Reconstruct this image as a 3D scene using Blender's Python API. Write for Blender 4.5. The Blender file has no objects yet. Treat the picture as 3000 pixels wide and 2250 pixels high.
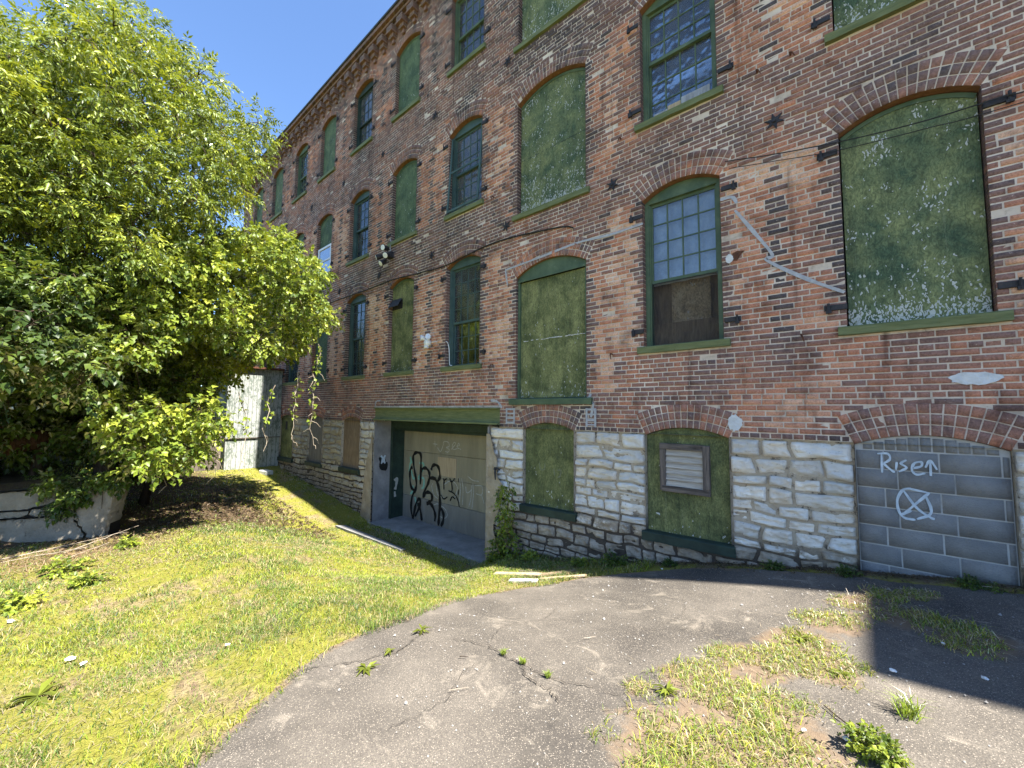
import bpy, math, random
import numpy as np
from mathutils import Vector, geometry
rng = np.random.default_rng(11)
random.seed(5)
SC = bpy.context.scene
COL = SC.collection
PI = math.pi

# ------------------------------------------------------------------ helpers
def link(o, parent=None):
    COL.objects.link(o)
    if parent is not None: o.parent = parent
    return o
def empty(name, loc=(0,0,0), parent=None):
    o = bpy.data.objects.new(name, None); o.location = loc; o.empty_display_size = .2
    return link(o, parent)
def tag(o, label=None, cat=None, group=None, kind=None):
    if label: o['label'] = label
    if cat: o['category'] = cat
    if group: o['group'] = group
    if kind: o['kind'] = kind
    return o
def copy_tree(o, parent=None):
    c = o.copy(); COL.objects.link(c)
    if parent is not None: c.parent = parent
    for ch in o.children: copy_tree(ch, c)
    return c
def npmesh(name, V, F, mat, parent=None, col=None, smooth=False, vals=None):
    """V (n,3), F (m,k) or list of (m,k) arrays; col (n,3) per vertex colour."""
    if isinstance(F, np.ndarray): F = [F]
    F = [np.asarray(f, dtype=np.int32) for f in F if len(f)]
    me = bpy.data.meshes.new(name)
    V = np.asarray(V, dtype=np.float32)
    me.vertices.add(len(V)); me.vertices.foreach_set('co', V.ravel())
    li = np.concatenate([f.ravel() for f in F])
    tot = np.concatenate([np.full(len(f), f.shape[1], dtype=np.int32) for f in F])
    me.loops.add(len(li)); me.loops.foreach_set('vertex_index', li)
    st = np.concatenate([[0], np.cumsum(tot)[:-1]]).astype(np.int32)
    me.polygons.add(len(tot)); me.polygons.foreach_set('loop_start', st)
    try: me.polygons.foreach_set('loop_total', tot)
    except Exception: pass
    if smooth: me.polygons.foreach_set('use_smooth', np.ones(len(tot), dtype=bool))
    me.update(calc_edges=True); me.validate()
    if col is not None:
        a = me.attributes.new('col', 'FLOAT_COLOR', 'POINT')
        c4 = np.ones((len(V), 4), dtype=np.float32); c4[:, :3] = col
        a.data.foreach_set('color', c4.ravel())
    for k, v in (vals or {}).items():
        a = me.attributes.new(k, 'FLOAT', 'POINT'); a.data.foreach_set('value', np.ascontiguousarray(v, dtype=np.float32).ravel())
    me.materials.append(mat)
    o = bpy.data.objects.new(name, me)
    return link(o, parent)
class MB:
    def __init__(s): s.v = []; s.f = []
    def add(s, vs, fs):
        b = len(s.v); s.v += [tuple(p) for p in vs]; s.f += [tuple(i+b for i in f) for f in fs]
    def box(s, x0, x1, y0, y1, z0, z1, c=0.0):
        if c <= 0:
            vs = [(x, y, z) for z in (z0, z1) for y in (y0, y1) for x in (x0, x1)]
            s.add(vs, [(0,2,3,1),(4,5,7,6),(0,1,5,4),(2,6,7,3),(0,4,6,2),(1,3,7,5)])
        else:   # front-bevelled box (front is -Y)
            vs = [(x0,y1,z0),(x1,y1,z0),(x1,y1,z1),(x0,y1,z1),(x0,y0+c,z0),(x1,y0+c,z0),(x1,y0+c,z1),(x0,y0+c,z1),
                  (x0+c,y0,z0+c),(x1-c,y0,z0+c),(x1-c,y0,z1-c),(x0+c,y0,z1-c)]
            fs = [(0,3,2,1),(8,9,10,11)]
            for i in range(4):
                j = (i+1) % 4; fs += [(i, j, 4+j, 4+i), (4+i, 4+j, 8+j, 8+i)]
            s.add(vs, fs)
    def prism(s, pts, y0, y1):
        n = len(pts)
        vs = [(x, y0, z) for x, z in pts] + [(x, y1, z) for x, z in pts]
        s.add(vs, [tuple(range(n)), tuple(range(2*n-1, n-1, -1))] + [(i, i+n, (i+1) % n + n, (i+1) % n) for i in range(n)])
    def tube(s, pts, r, n=6, caps=True):
        pts = [Vector(p) for p in pts]; m = len(pts)
        rs = r if isinstance(r, (list, tuple)) else [r]*m
        vs = []; up = Vector((.13, .31, .94))
        for i, p in enumerate(pts):
            d = (pts[min(i+1, m-1)] - pts[max(i-1, 0)])
            d = d.normalized() if d.length > 1e-9 else Vector((0,0,1))
            a = d.cross(up)
            if a.length < .1: a = d.cross(Vector((1, 0, 0)))
            a.normalize(); b = d.cross(a)
            for k in range(n):
                t = 2*PI*k/n; vs.append(p + (a*math.cos(t) + b*math.sin(t))*rs[i])
        fs = [(i*n+k, i*n+(k+1) % n, (i+1)*n+(k+1) % n, (i+1)*n+k) for i in range(m-1) for k in range(n)]
        if caps: fs += [tuple(range(n-1, -1, -1)), tuple(range((m-1)*n, m*n))]
        s.add(vs, fs)
    def cone(s, p, d, r0, r1, L, n=14, inner=0):
        p = Vector(p); d = Vector(d).normalized()
        s.tube([p, p+d*L*.35, p+d*L], [r0, r0*.6+r1*.4, r1], n)
    def blob(s, c, r, n=8, m=5, sq=(1,1,1), jit=0):
        vs = []; fs = []
        for i in range(m+1):
            a = PI*i/m
            for k in range(n):
                t = 2*PI*k/n; q = 1+random.uniform(-jit, jit)
                vs.append((c[0]+r*sq[0]*math.sin(a)*math.cos(t)*q, c[1]+r*sq[1]*math.sin(a)*math.sin(t)*q, c[2]+r*sq[2]*math.cos(a)*q))
        for i in range(m):
            for k in range(n): fs.append((i*n+k, (i+1)*n+k, (i+1)*n+(k+1) % n, i*n+(k+1) % n))
        s.add(vs, fs)
    def build(s, name, mat, parent=None, smooth=False, loc=None):
        me = bpy.data.meshes.new(name); me.from_pydata(s.v, [], s.f); me.materials.append(mat)
        if smooth: me.polygons.foreach_set('use_smooth', [True]*len(me.polygons))
        me.update(); o = bpy.data.objects.new(name, me)
        if loc: o.location = loc
        return link(o, parent)
def vnoise(x, y, z=0.0, seed=0):
    x = np.asarray(x, dtype=np.float64); y = np.asarray(y, dtype=np.float64); z = np.asarray(z, dtype=np.float64)+0*x; y = y+0*x
    xi = np.floor(x).astype(np.int64); yi = np.floor(y).astype(np.int64); zi = np.floor(z).astype(np.int64)
    fx = x-xi; fy = y-yi; fz = z-zi
    fx = fx*fx*(3-2*fx); fy = fy*fy*(3-2*fy); fz = fz*fz*(3-2*fz)
    def hsh(a, b, c):
        h = (a*374761393 + b*668265263 + c*2147483647 + seed*974634777) & 0xffffffff
        h = ((h ^ (h >> 13))*1274126177) & 0xffffffff
        h = ((h ^ (h >> 16))*2246822519) & 0xffffffff
        return ((h ^ (h >> 15)) & 0xffffff)/float(0xffffff)
    r = 0
    for dx in (0, 1):
        for dy in (0, 1):
            for dz in (0, 1):
                w = (fx if dx else 1-fx)*(fy if dy else 1-fy)*(fz if dz else 1-fz)
                r = r + w*hsh(xi+dx, yi+dy, zi+dz)
    return r
def fbm(x, y, z=0.0, seed=0, o=3):
    r = 0; a = .5; f = 1.0; t = 0
    for i in range(o):
        r = r + a*vnoise(np.asarray(x)*f, np.asarray(y)*f, np.asarray(z)*f, seed+i); t += a; a *= .5; f *= 2.03
    return r/t

# ------------------------------------------------------------------ materials
class NT:
    def __init__(s, name):
        s.m = bpy.data.materials.new(name); s.m.use_nodes = True; s.t = s.m.node_tree
        s.b = s.t.nodes['Principled BSDF']; s.o = s.t.nodes['Material Output']
        s.b.inputs['Roughness'].default_value = .85
        s.b.inputs['Specular IOR Level'].default_value = .25
    def n(s, ty, props=None, **ins):
        nd = s.t.nodes.new(ty)
        for k, v in (props or {}).items(): setattr(nd, k, v)
        for k, v in ins.items():
            key = int(k[1:]) if k[0] == 'i' and k[1:].isdigit() else k.replace('_', ' ')
            s.set(nd.inputs[key], v)
        return nd
    def set(s, inp, v):
        if isinstance(v, bpy.types.NodeSocket): s.t.links.new(v, inp)
        elif isinstance(v, (tuple, list)) and len(v) == 3 and inp.type == 'RGBA': inp.default_value = (*v, 1)
        else: inp.default_value = v
    def obj(s): return s.n('ShaderNodeTexCoord').outputs['Object']
    def gen(s): return s.n('ShaderNodeTexCoord').outputs['Generated']
    def scale(s, vec, sc, loc=(0,0,0), rot=(0,0,0)):
        return s.n('ShaderNodeMapping', Vector=vec, Scale=sc, Location=loc, Rotation=rot).outputs[0]
    def noise(s, vec, scale, detail=4, rough=.6, dist=0, out='Fac'):
        return s.n('ShaderNodeTexNoise', Vector=vec, Scale=scale, Detail=detail, Roughness=rough, Distortion=dist).outputs[out]
    def voro(s, vec, scale, out='Distance', feature='F1', rnd=1):
        return s.n('ShaderNodeTexVoronoi', {'feature': feature}, Vector=vec, Scale=scale, Randomness=rnd).outputs[out]
    def ramp(s, fac, stops, mode='LINEAR'):
        nd = s.n('ShaderNodeValToRGB', Fac=fac); cr = nd.color_ramp; cr.interpolation = mode
        while len(cr.elements) < len(stops): cr.elements.new(.5)
        for e, (p, c) in zip(cr.elements, stops):
            e.position = p; e.color = (c, c, c, 1) if isinstance(c, (int, float)) else (*c, 1)
        return nd.outputs[0]
    def mix(s, fac, a, b, blend='MIX'):
        nd = s.n('ShaderNodeMix', {'data_type': 'RGBA', 'blend_type': blend})
        s.set(nd.inputs[0], fac); s.set(nd.inputs[6], a); s.set(nd.inputs[7], b)
        return nd.outputs[2]
    def math(s, op, a, b=0.0, clamp=False):
        nd = s.n('ShaderNodeMath', {'operation': op, 'use_clamp': clamp}); s.set(nd.inputs[0], a); s.set(nd.inputs[1], b)
        return nd.outputs[0]
    def attr(s, name, out='Color'): return s.n('ShaderNodeAttribute', {'attribute_name': name}).outputs[out]
    def sep(s, vec): return s.n('ShaderNodeSeparateXYZ', Vector=vec).outputs
    def bump(s, h, dist=.01, strength=1.0, normal=None):
        nd = s.n('ShaderNodeBump', Height=h, Distance=dist, Strength=strength)
        if normal is not None: s.set(nd.inputs['Normal'], normal)
        return nd.outputs[0]
    def fin(s, col=None, rough=None, normal=None, **kw):
        if col is not None: s.set(s.b.inputs['Base Color'], col)
        if rough is not None: s.set(s.b.inputs['Roughness'], rough)
        if normal is not None: s.set(s.b.inputs['Normal'], normal)
        for k, v in kw.items(): s.set(s.b.inputs[k.replace('_', ' ')], v)
        return s.m

M = {}
def soot(t, p, c, amt=.8):
    a = t.noise(t.scale(p, (1.5, 1.5, 2.6)), 1, 6, .72, .5); b = t.noise(t.scale(p, (7, 7, 1.1)), 1, 4, .65)
    k = t.math('ADD', t.math('MULTIPLY', a, .68), t.math('MULTIPLY', b, .32))
    c = t.mix(t.ramp(k, [(.50, 0), (.60, amt*.62), (.72, amt)]), c, t.mix(1, c, (.24, .22, .225), 'MULTIPLY'))
    run = t.ramp(t.noise(t.scale(p, (5.5, 1, .30)), 1, 4, .6), [(.60, 0), (.74, .75)])
    return t.mix(run, c, t.mix(1, c, (.30, .28, .285), 'MULTIPLY'))
def mk_brick():
    t = NT('weathered_brick'); p = t.obj()
    c = t.attr('col')
    n1 = t.noise(p, 55, 4, .7); n2 = t.noise(p, 5, 5, .65); n3 = t.noise(p, 160, 2, .6)
    c = t.mix(1, c, t.ramp(n1, [(.28, .55), (.5, 1.0), (.75, 1.3)]), 'MULTIPLY')
    c = t.mix(t.ramp(t.noise(t.scale(p, (22, 22, 60)), 1, 4, .7), [(.62, 0), (.76, .4)]), c, (.09, .07, .065))
    c = t.mix(t.ramp(t.noise(p, 30, 3, .7), [(.62, 0), (.76, .5)]), c, (.42, .34, .28))   # lime bloom
    c = soot(t, p, c)
    c = t.mix(1, c, (1.70, 1.64, 1.60), 'MULTIPLY')
    return t.fin(c, .92, t.bump(t.math('ADD', n1, t.math('MULTIPLY', n3, .5)), .006, .8))
def mk_mortar():
    t = NT('lime_mortar'); p = t.obj()
    c = t.ramp(t.noise(p, 1.1, 5, .6), [(.3, (.42, .33, .25)), (.52, (.58, .48, .385)), (.75, (.76, .66, .54))])
    c = t.mix(t.ramp(t.noise(p, 14, 4, .75), [(.56, 0), (.74, .7)]), c, (.17, .13, .11))
    c = soot(t, p, c, .7)
    return t.fin(c, .95, t.bump(t.noise(p, 90, 3, .6), .004))
def mk_stone():
    t = NT('whitewashed_stone'); p = t.obj()
    c = t.attr('col'); w = t.attr('paint', 'Fac')
    raw = t.mix(t.ramp(t.noise(p, 7, 5, .65), [(.3, 0), (.7, 1)]), (.25, .205, .155), (.60, .52, .42))
    raw = t.mix(.5, raw, c, 'MULTIPLY')
    pn = t.noise(p, 6, 6, .75)
    pn2 = t.noise(t.scale(p, (6, 6, 16)), 1, 5, .75)
    k = t.math('ADD', t.math('MULTIPLY', pn, .55), t.math('MULTIPLY', pn2, .45))
    k = t.math('ADD', k, t.math('SUBTRACT', w, .5))
    k = t.ramp(k, [(.43, 0), (.50, 1)])
    wc = t.mix(t.ramp(t.noise(p, 2.3, 4, .6), [(.35, 0), (.65, 1)]), c, t.mix(.5, c, (.60, .62, .66), 'MULTIPLY'))
    wc = t.mix(t.ramp(t.noise(t.scale(p, (5, 5, 22)), 1, 4, .7), [(.58, 0), (.76, .7)]), wc, (.36, .29, .21))
    cc = t.mix(k, raw, wc)
    cc = t.mix(t.ramp(t.noise(p, 24, 5, .75), [(.60, 0), (.70, .75)]), cc, (.20, .165, .125))
    h = t.math('ADD', t.noise(t.scale(p, (9, 9, 15)), 1, 6, .72), t.math('MULTIPLY', k, .06))
    return t.fin(cc, .93, t.bump(h, .05, 1.0))
def mk_joint():
    t = NT('rubble_joint_mortar'); p = t.obj(); z = t.sep(p)[2]
    k = t.math('ADD', t.math('MULTIPLY', t.math('ADD', z, 1.75), 1.6), t.math('SUBTRACT', t.noise(p, 4, 5, .7), .5))
    c = t.mix(t.ramp(k, [(.0, 0), (.5, 1)]), (.085, .066, .05), t.mix(t.noise(p, 9, 5, .75), (.22, .17, .115), (.56, .48, .37)))
    c = t.mix(t.ramp(t.noise(p, 11, 5, .75), [(.55, 0), (.64, .9)]), c, (.05, .04, .032))
    return t.fin(c, .95, t.bump(t.noise(p, 30, 5, .7), .02))
def mk_simple(name, stops, scale=8, detail=5, rough=.85, bump=.004, bscale=60, spec=.25, stretch=(1,1,1), spots=None):
    t = NT(name); p = t.obj()
    c = t.ramp(t.noise(t.scale(p, stretch), scale, detail, .65), stops)
    if spots: c = t.mix(t.ramp(t.noise(p, spots[0], 4, .7), [(spots[1], 0), (spots[1]+.06, spots[3] if len(spots) > 3 else .9)]), c, spots[2])
    return t.fin(c, rough, t.bump(t.noise(t.scale(p, stretch), bscale, 4, .65), bump) if bump else None, Specular_IOR_Level=spec)
def mk_board(name, lo, hi, flake, base_flake, seed):
    """painted strand board: mottled green, flaking to pale primer, heavier towards its bottom edge"""
    t = NT(name); p = t.scale(t.obj(), (1,1,1), (seed*3.1, 0, seed*1.7)); g = t.sep(t.gen())[2]
    big = t.noise(p, 2.6, 5, .6, .4)
    c = t.mix(t.ramp(big, [(.36, 0), (.62, 1)]), lo, hi)
    fine = t.noise(p, 38, 4, .75)
    c = t.mix(t.ramp(fine, [(.45, 0), (.68, .38)]), c, t.mix(.6, lo, (.012, .022, .016)))
    c = t.mix(t.ramp(t.noise(t.scale(p, (9, 9, 1.6)), 1, 4, .6), [(.50, 0), (.72, .6)]), c, t.mix(.6, lo, (.02, .03, .02)))
    c = t.mix(t.ramp(t.noise(t.scale(p, (26, 26, 1.2)), 1, 3, .6), [(.60, 0), (.74, .35)]), c, t.mix(.5, hi, (.24, .26, .19)))
    dv = t.noise(p, 9, 2, .5, out='Color')
    pv = t.mix(.12, p, dv, 'ADD')
    # strands: elongated cells lying at two angles
    vs = []
    for k, (rot, sc) in enumerate(((.6, (66, 66, 20)), (-.7, (60, 60, 19)))):
        q = t.scale(pv, sc, (k*7.3, 0, k*3.3), (0, rot, 0))
        vo = t.n('ShaderNodeTexVoronoi', Vector=q, Scale=1.0)
        cs = t.n('ShaderNodeSeparateColor', Color=vo.outputs['Color']).outputs[0]
        vs.append((cs, vo.outputs['Distance']))
    cl = t.noise(p, 3.4, 4, .65)
    zone = t.math('ADD', t.math('MULTIPLY', t.ramp(cl, [(.52, 0), (.70, 1)]), flake), t.math('MULTIPLY', t.ramp(g, [(.0, 1), (.035, .8), (.10, .14), (.3, 0)]), base_flake))
    fl = None
    for cs, d in vs:
        f = t.math('MULTIPLY', t.math('LESS_THAN', cs, zone), t.math('LESS_THAN', d, .52))
        fl = f if fl is None else t.math('MAXIMUM', fl, f)
    dk = t.math('MULTIPLY', t.ramp(vs[0][1], [(.38, 0), (.62, .5)]), t.ramp(vs[1][1], [(.2, 0), (.6, 1)]))
    c = t.mix(dk, c, t.mix(1, c, (.35, .38, .40), 'MULTIPLY'))
    c = t.mix(1, c, t.ramp(vs[1][0], [(0, .82), (1, 1.18)]), 'MULTIPLY')
    c = t.mix(fl, c, t.mix(t.noise(p, 120, 2, .5), (.30, .32, .29), (.60, .60, .56)))
    h = t.math('ADD', t.math('ADD', vs[0][0], t.math('MULTIPLY', vs[1][0], .7)), t.math('MULTIPLY', fine, .8))
    return t.fin(c, .8, t.bump(h, .010, .9))
def mk_glass(name, tint, refl, dirt):
    t = NT(name); p = t.obj()
    tr = t.n('ShaderNodeBsdfTransparent', Color=tint).outputs[0]
    gl = t.n('ShaderNodeBsdfGlossy', Color=(.9, .93, .95), Roughness=.06)
    wob = t.bump(t.noise(p, 3.5, 2, .5), .02, .5); t.set(gl.inputs['Normal'], wob)
    df = t.n('ShaderNodeBsdfDiffuse', Color=(.24, .24, .235)).outputs[0]
    fr = t.n('ShaderNodeFresnel', IOR=1.5).outputs[0]
    fac = t.math('ADD', t.math('MULTIPLY', fr, 1.2), refl, True)
    a = t.n('ShaderNodeMixShader', Fac=fac); t.t.links.new(tr, a.inputs[1]); t.t.links.new(gl.outputs[0], a.inputs[2])
    dn = t.math('MULTIPLY', t.ramp(t.noise(p, 4, 5, .7), [(.35, .25), (.75, 1)]), dirt)
    b = t.n('ShaderNodeMixShader', Fac=dn); t.t.links.new(a.outputs[0], b.inputs[1]); t.t.links.new(df, b.inputs[2])
    t.t.links.new(b.outputs[0], t.o.inputs[0]); return t.m
def mk_leaf(name, trans, gloss=.08):
    t = NT(name); c = t.attr('col')
    d = t.n('ShaderNodeBsdfDiffuse', Color=c).outputs[0]
    tr = t.n('ShaderNodeBsdfTranslucent', Color=t.mix(1, c, (1.25, 1.12, .45), 'MULTIPLY')).outputs[0]
    a = t.n('ShaderNodeMixShader', Fac=trans); t.t.links.new(d, a.inputs[1]); t.t.links.new(tr, a.inputs[2])
    g = t.n('ShaderNodeBsdfGlossy', Color=(1, 1, 1), Roughness=.42).outputs[0]
    fr = t.math('MULTIPLY', t.n('ShaderNodeFresnel', IOR=1.45).outputs[0], gloss*6, True)
    b = t.n('ShaderNodeMixShader', Fac=fr); t.t.links.new(a.outputs[0], b.inputs[1]); t.t.links.new(g, b.inputs[2])
    t.t.links.new(b.outputs[0], t.o.inputs[0]); return t.m
def mk_screen():
    t = NT('insect_screen'); p = t.obj()
    tr = t.n('ShaderNodeBsdfTransparent', Color=(1, 1, 1)).outputs[0]
    df = t.n('ShaderNodeBsdfDiffuse', Color=(.03, .032, .036)).outputs[0]
    a = t.n('ShaderNodeMixShader', Fac=.26); t.t.links.new(tr, a.inputs[1]); t.t.links.new(df, a.inputs[2])
    t.t.links.new(a.outputs[0], t.o.inputs[0]); return t.m
def mk_asphalt():
    t = NT('worn_asphalt'); p = t.obj()
    big = t.noise(p, .75, 5, .62, .3)
    c = t.ramp(big, [(.30, (.050, .044, .038)), (.47, (.103, .090, .075)), (.68, (.182, .158, .13))])
    # exposed aggregate
    v = t.n('ShaderNodeTexVoronoi', Vector=p, Scale=120.0)
    rc = t.n('ShaderNodeSeparateColor', Color=v.outputs['Color']).outputs
    stone = t.math('MULTIPLY', t.math('GREATER_THAN', rc[0], .58), t.math('LESS_THAN', v.outputs['Distance'], .42))
    c = t.mix(t.math('MULTIPLY', stone, .75), c, t.mix(rc[1], (.16, .135, .105), (.40, .345, .28)))
    v2 = t.n('ShaderNodeTexVoronoi', Vector=p, Scale=210.0)
    c = t.mix(t.math('MULTIPLY', t.math('GREATER_THAN', t.n('ShaderNodeSeparateColor', Color=v2.outputs['Color']).outputs[0], .6), .4), c, (.03, .028, .027))
    # pale scuffs
    sc = t.ramp(t.noise(t.scale(p, (2.2, 3.4, 1), rot=(0, 0, .7)), 1, 6, .72, 1.2), [(.58, 0), (.74, .5)])
    c = t.mix(sc, c, (.42, .36, .285))
    d = t.attr('dirt', 'Fac')
    dn = t.math('ADD', d, t.math('SUBTRACT', t.noise(p, 5, 5, .7), .5))
    soil = t.mix(t.noise(p, 26, 4, .7), (.085, .06, .04), (.26, .185, .12))
    c = t.mix(t.ramp(dn, [(.42, 0), (.62, .92)]), c, soil)
    h = t.math('ADD', t.math('MULTIPLY', stone, .6), t.noise(p, 120, 3, .6))
    return t.fin(c, .9, t.bump(h, .006, .7))
def mk_ground():
    t = NT('soil_and_moss'); p = t.obj()
    n1 = t.noise(p, 1.5, 5, .65, .4); n2 = t.noise(p, 17, 5, .7); n3 = t.noise(p, 55, 3, .7)
    soil = t.mix(n3, (.07, .047, .030), (.24, .165, .10))
    straw = t.mix(n3, (.19, .14, .07), (.42, .33, .18))
    moss = t.mix(n2, (.12, .13, .014), (.29, .275, .026))
    c = t.mix(t.ramp(n2, [(.38, 0), (.6, 1)]), soil, straw)
    c = t.mix(t.ramp(n1, [(.36, 0), (.50, .85)]), c, moss)
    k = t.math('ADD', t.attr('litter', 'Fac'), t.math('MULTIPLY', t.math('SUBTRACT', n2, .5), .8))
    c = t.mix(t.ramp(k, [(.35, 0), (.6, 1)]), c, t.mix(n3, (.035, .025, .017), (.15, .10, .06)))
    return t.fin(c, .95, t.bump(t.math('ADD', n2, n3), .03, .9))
def mk_siding():
    t = NT('peeling_white_siding'); p = t.obj()
    s = t.sep(p)
    gr = t.math('FRACT', t.math('MULTIPLY', s[1], 7.2))
    groove = t.math('LESS_THAN', gr, .09)
    base = t.mix(t.noise(p, 5, 4, .6), (.09, .11, .09), (.17, .20, .17))
    k = t.math('ADD', t.noise(t.scale(p, (1, 16, 7)), 1, 6, .75), t.math('MULTIPLY', t.noise(p, 1.4, 3, .5), .35))
    c = t.mix(t.ramp(k, [(.58, 0), (.70, 1)]), base, (.34, .35, .33))
    c = t.mix(t.math('MULTIPLY', groove, .75), c, (.06, .07, .06))
    return t.fin(c, .8, t.bump(t.math('SUBTRACT', k, groove), .01, .7))
def mk_texbrick():
    t = NT('plain_brickwork'); p = t.scale(t.obj(), (1, 1, 1), (.03, 0, .01))
    s = t.sep(p); v = t.n('ShaderNodeCombineXYZ', X=t.math('ADD', s[0], s[1]), Y=s[2], Z=0.0).outputs[0]
    b = t.n('ShaderNodeTexBrick', {'offset': .5}, Vector=v, Color1=(.20, .105, .08), Color2=(.10, .062, .055), Mortar=(.33, .27, .22), Scale=1.0, Mortar_Size=.006, Brick_Width=.213, Row_Height=.069, Bias=0.0)
    c = t.mix(1, b.outputs['Color'], t.ramp(t.noise(p, 26, 4, .7), [(.3, .6), (.7, 1.35)]), 'MULTIPLY')
    return t.fin(c, .92, t.bump(b.outputs['Fac'], -.006))
def mk_wood(name, a, b, sx=(2, 30, 30), rough=.85):
    t = NT(name); p = t.obj()
    w = t.noise(t.scale(p, sx), 1, 5, .65, .6)
    c = t.mix(t.ramp(w, [(.3, 0), (.7, 1)]), a, b)
    return t.fin(c, rough, t.bump(w, .008, .8))
def materials():
    M['brick'] = mk_brick(); M['mortar'] = mk_mortar(); M['stone'] = mk_stone(); M['texbrick'] = mk_texbrick()
    M['joint'] = mk_joint()
    M['board_heavy'] = mk_board('board_flaking', (.070, .112, .062), (.225, .25, .108), .20, .62, 1)
    M['board_mid'] = mk_board('board_weathered', (.075, .120, .066), (.150, .205, .100), .05, .06, 2)
    M['board_olive'] = mk_board('board_olive', (.095, .115, .045), (.28, .285, .115), .03, .08, 3)
    M['board_base'] = mk_board('board_dark_olive', (.085, .100, .040), (.215, .225, .085), .012, .12, 4)
    M['green'] = mk_simple('green_paint', [(.3, (.042, .072, .042)), (.55, (.078, .115, .062)), (.8, (.125, .165, .098))], 4, 6, .6, .003, 70, .35, (1,1,1), (16, .68, (.30, .33, .26), .6))
    M['green_sill'] = mk_simple('green_sill_paint', [(.3, (.085, .105, .040)), (.55, (.145, .165, .070)), (.8, (.20, .22, .11))], 3, 6, .7, .006, 30, .3, (1, 6, 8), (22, .66, (.03, .042, .022), .8))
    M['green_dark'] = mk_simple('dark_green_paint', [(.3, (.012, .022, .017)), (.6, (.026, .045, .032)), (.8, (.05, .075, .05))], 5, 6, .6, .004, 40, .35, (1,1,1), (9, .7, (.11, .07, .05), .7))
    M['teal'] = mk_simple('blue_green_paint', [(.3, (.032, .062, .058)), (.6, (.058, .098, .088)), (.85, (.10, .15, .135))], 4, 6, .6, .003, 60, .35)
    M['soffit'] = mk_simple('orange_soffit_brick', [(.3, (.13, .06, .03)), (.6, (.22, .105, .05)), (.85, (.32, .18, .09))], 14, 4, .9, .004, 60)
    M['iron'] = mk_simple('black_iron', [(.3, (.012, .012, .014)), (.6, (.03, .028, .03)), (.85, (.09, .05, .035))], 18, 5, .7, .004, 60, .4)
    M['rust'] = mk_simple('rusty_iron', [(.3, (.05, .022, .014)), (.7, (.15, .06, .03))], 20, 4, .8, .004)
    M['glass'] = mk_glass('window_glass', (.80, .84, .86), .02, .16)
    M['glass_dirty'] = mk_glass('dusty_glass', (.72, .76, .78), .02, .34)
    M['glass_clear'] = mk_glass('reflecting_glass', (.5, .55, .58), .30, .04)
    M['plastic'] = mk_simple('plastic_sheet', [(.35, (.40, .45, .56)), (.65, (.66, .70, .80))], 5, 5, .35, .02, 7, .5, (1, 1, .6))
    M['drape'] = mk_simple('grey_drape', [(.35, (.20, .205, .22)), (.65, (.40, .41, .43))], 5, 5, .8, .02, 6, .2, (2.5, 1, .5))
    M['drape_dark'] = mk_simple('navy_blind', [(.35, (.085, .092, .12)), (.65, (.13, .138, .17))], 2, 4, .7, .004, 20, .3)
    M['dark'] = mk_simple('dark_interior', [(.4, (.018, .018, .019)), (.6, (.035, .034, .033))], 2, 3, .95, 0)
    M['osb'] = mk_board('raw_strand_board', (.34, .24, .13), (.60, .47, .30), .10, .05, 6)
    M['plank_pale'] = mk_wood('pale_plank', (.30, .22, .13), (.50, .40, .27), (30, 30, 2))
    M['wood_grey'] = mk_wood('weathered_wood', (.035, .029, .025), (.19, .155, .13), (3, 30, 30))
    M['wood_greyv'] = mk_wood('weathered_wood_upright', (.035, .029, .025), (.19, .155, .13), (30, 30, 3))
    M['louver'] = mk_wood('louver_wood', (.22, .195, .165), (.48, .43, .36), (2.5, 40, 40))
    M['ply'] = mk_wood('old_plywood', (.10, .085, .065), (.27, .235, .185), (26, 26, 3))
    M['plybrown'] = mk_wood('brown_plywood', (.12, .08, .05), (.30, .22, .14), (34, 34, 4))
    M['block'] = mk_simple('cinder_block', [(.3, (.155, .15, .142)), (.55, (.225, .217, .205)), (.8, (.31, .298, .28))], 2.2, 6, .95, .012, 70, .2, (1,1,1), (120, .60, (.09, .09, .095), .6))
    M['blockmortar'] = mk_simple('block_mortar', [(.3, (.32, .31, .29)), (.7, (.45, .435, .41))], 6, 5, .95, .004)
    M['concrete'] = mk_simple('grey_concrete', [(.3, (.17, .165, .16)), (.6, (.28, .275, .265)), (.85, (.40, .39, .37))], 2.6, 7, .92, .006, 50, .2, (1,1,1), (7, .66, (.11, .105, .10), .7))
    M['plaster'] = mk_simple('crumbling_plaster', [(.3, (.25, .20, .14)), (.55, (.37, .305, .22)), (.8, (.52, .45, .35))], 4, 7, .95, .02, 22, .2, (1,1,1), (5, .62, (.15, .12, .09), .8))
    M['jamb'] = mk_simple('grey_jamb', [(.3, (.15, .14, .135)), (.6, (.25, .235, .225)), (.85, (.34, .32, .30))], 3, 6, .9, .008, 40, .2, (1,1,1), (12, .68, (.5, .48, .44), .5))
    M['oldconcrete'] = mk_simple('stained_concrete', [(.25, (.10, .088, .068)), (.5, (.215, .19, .15)), (.8, (.34, .31, .255))], 2.2, 7, .94, .02, 18, .2, (1,1,1), (4, .63, (.065, .06, .05), .75))
    M['door'] = mk_simple('olive_beige_door_paint', [(.3, (.20, .18, .125)), (.55, (.27, .24, .17)), (.8, (.33, .30, .21))], 1.6, 6, .6, .002, 90, .35, (3, 1, .5), (6, .68, (.075, .07, .055), .5))
    M['doorgrey'] = mk_simple('grey_door_paint', [(.3, (.16, .152, .13)), (.6, (.21, .20, .172)), (.85, (.255, .245, .215))], 2.2, 6, .6, .002, 90, .35, (3, 1, .6))
    M['black'] = mk_simple('black_spray', [(.3, (.006, .006, .006)), (.7, (.016, .016, .015))], 20, 3, .6, 0)
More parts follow.
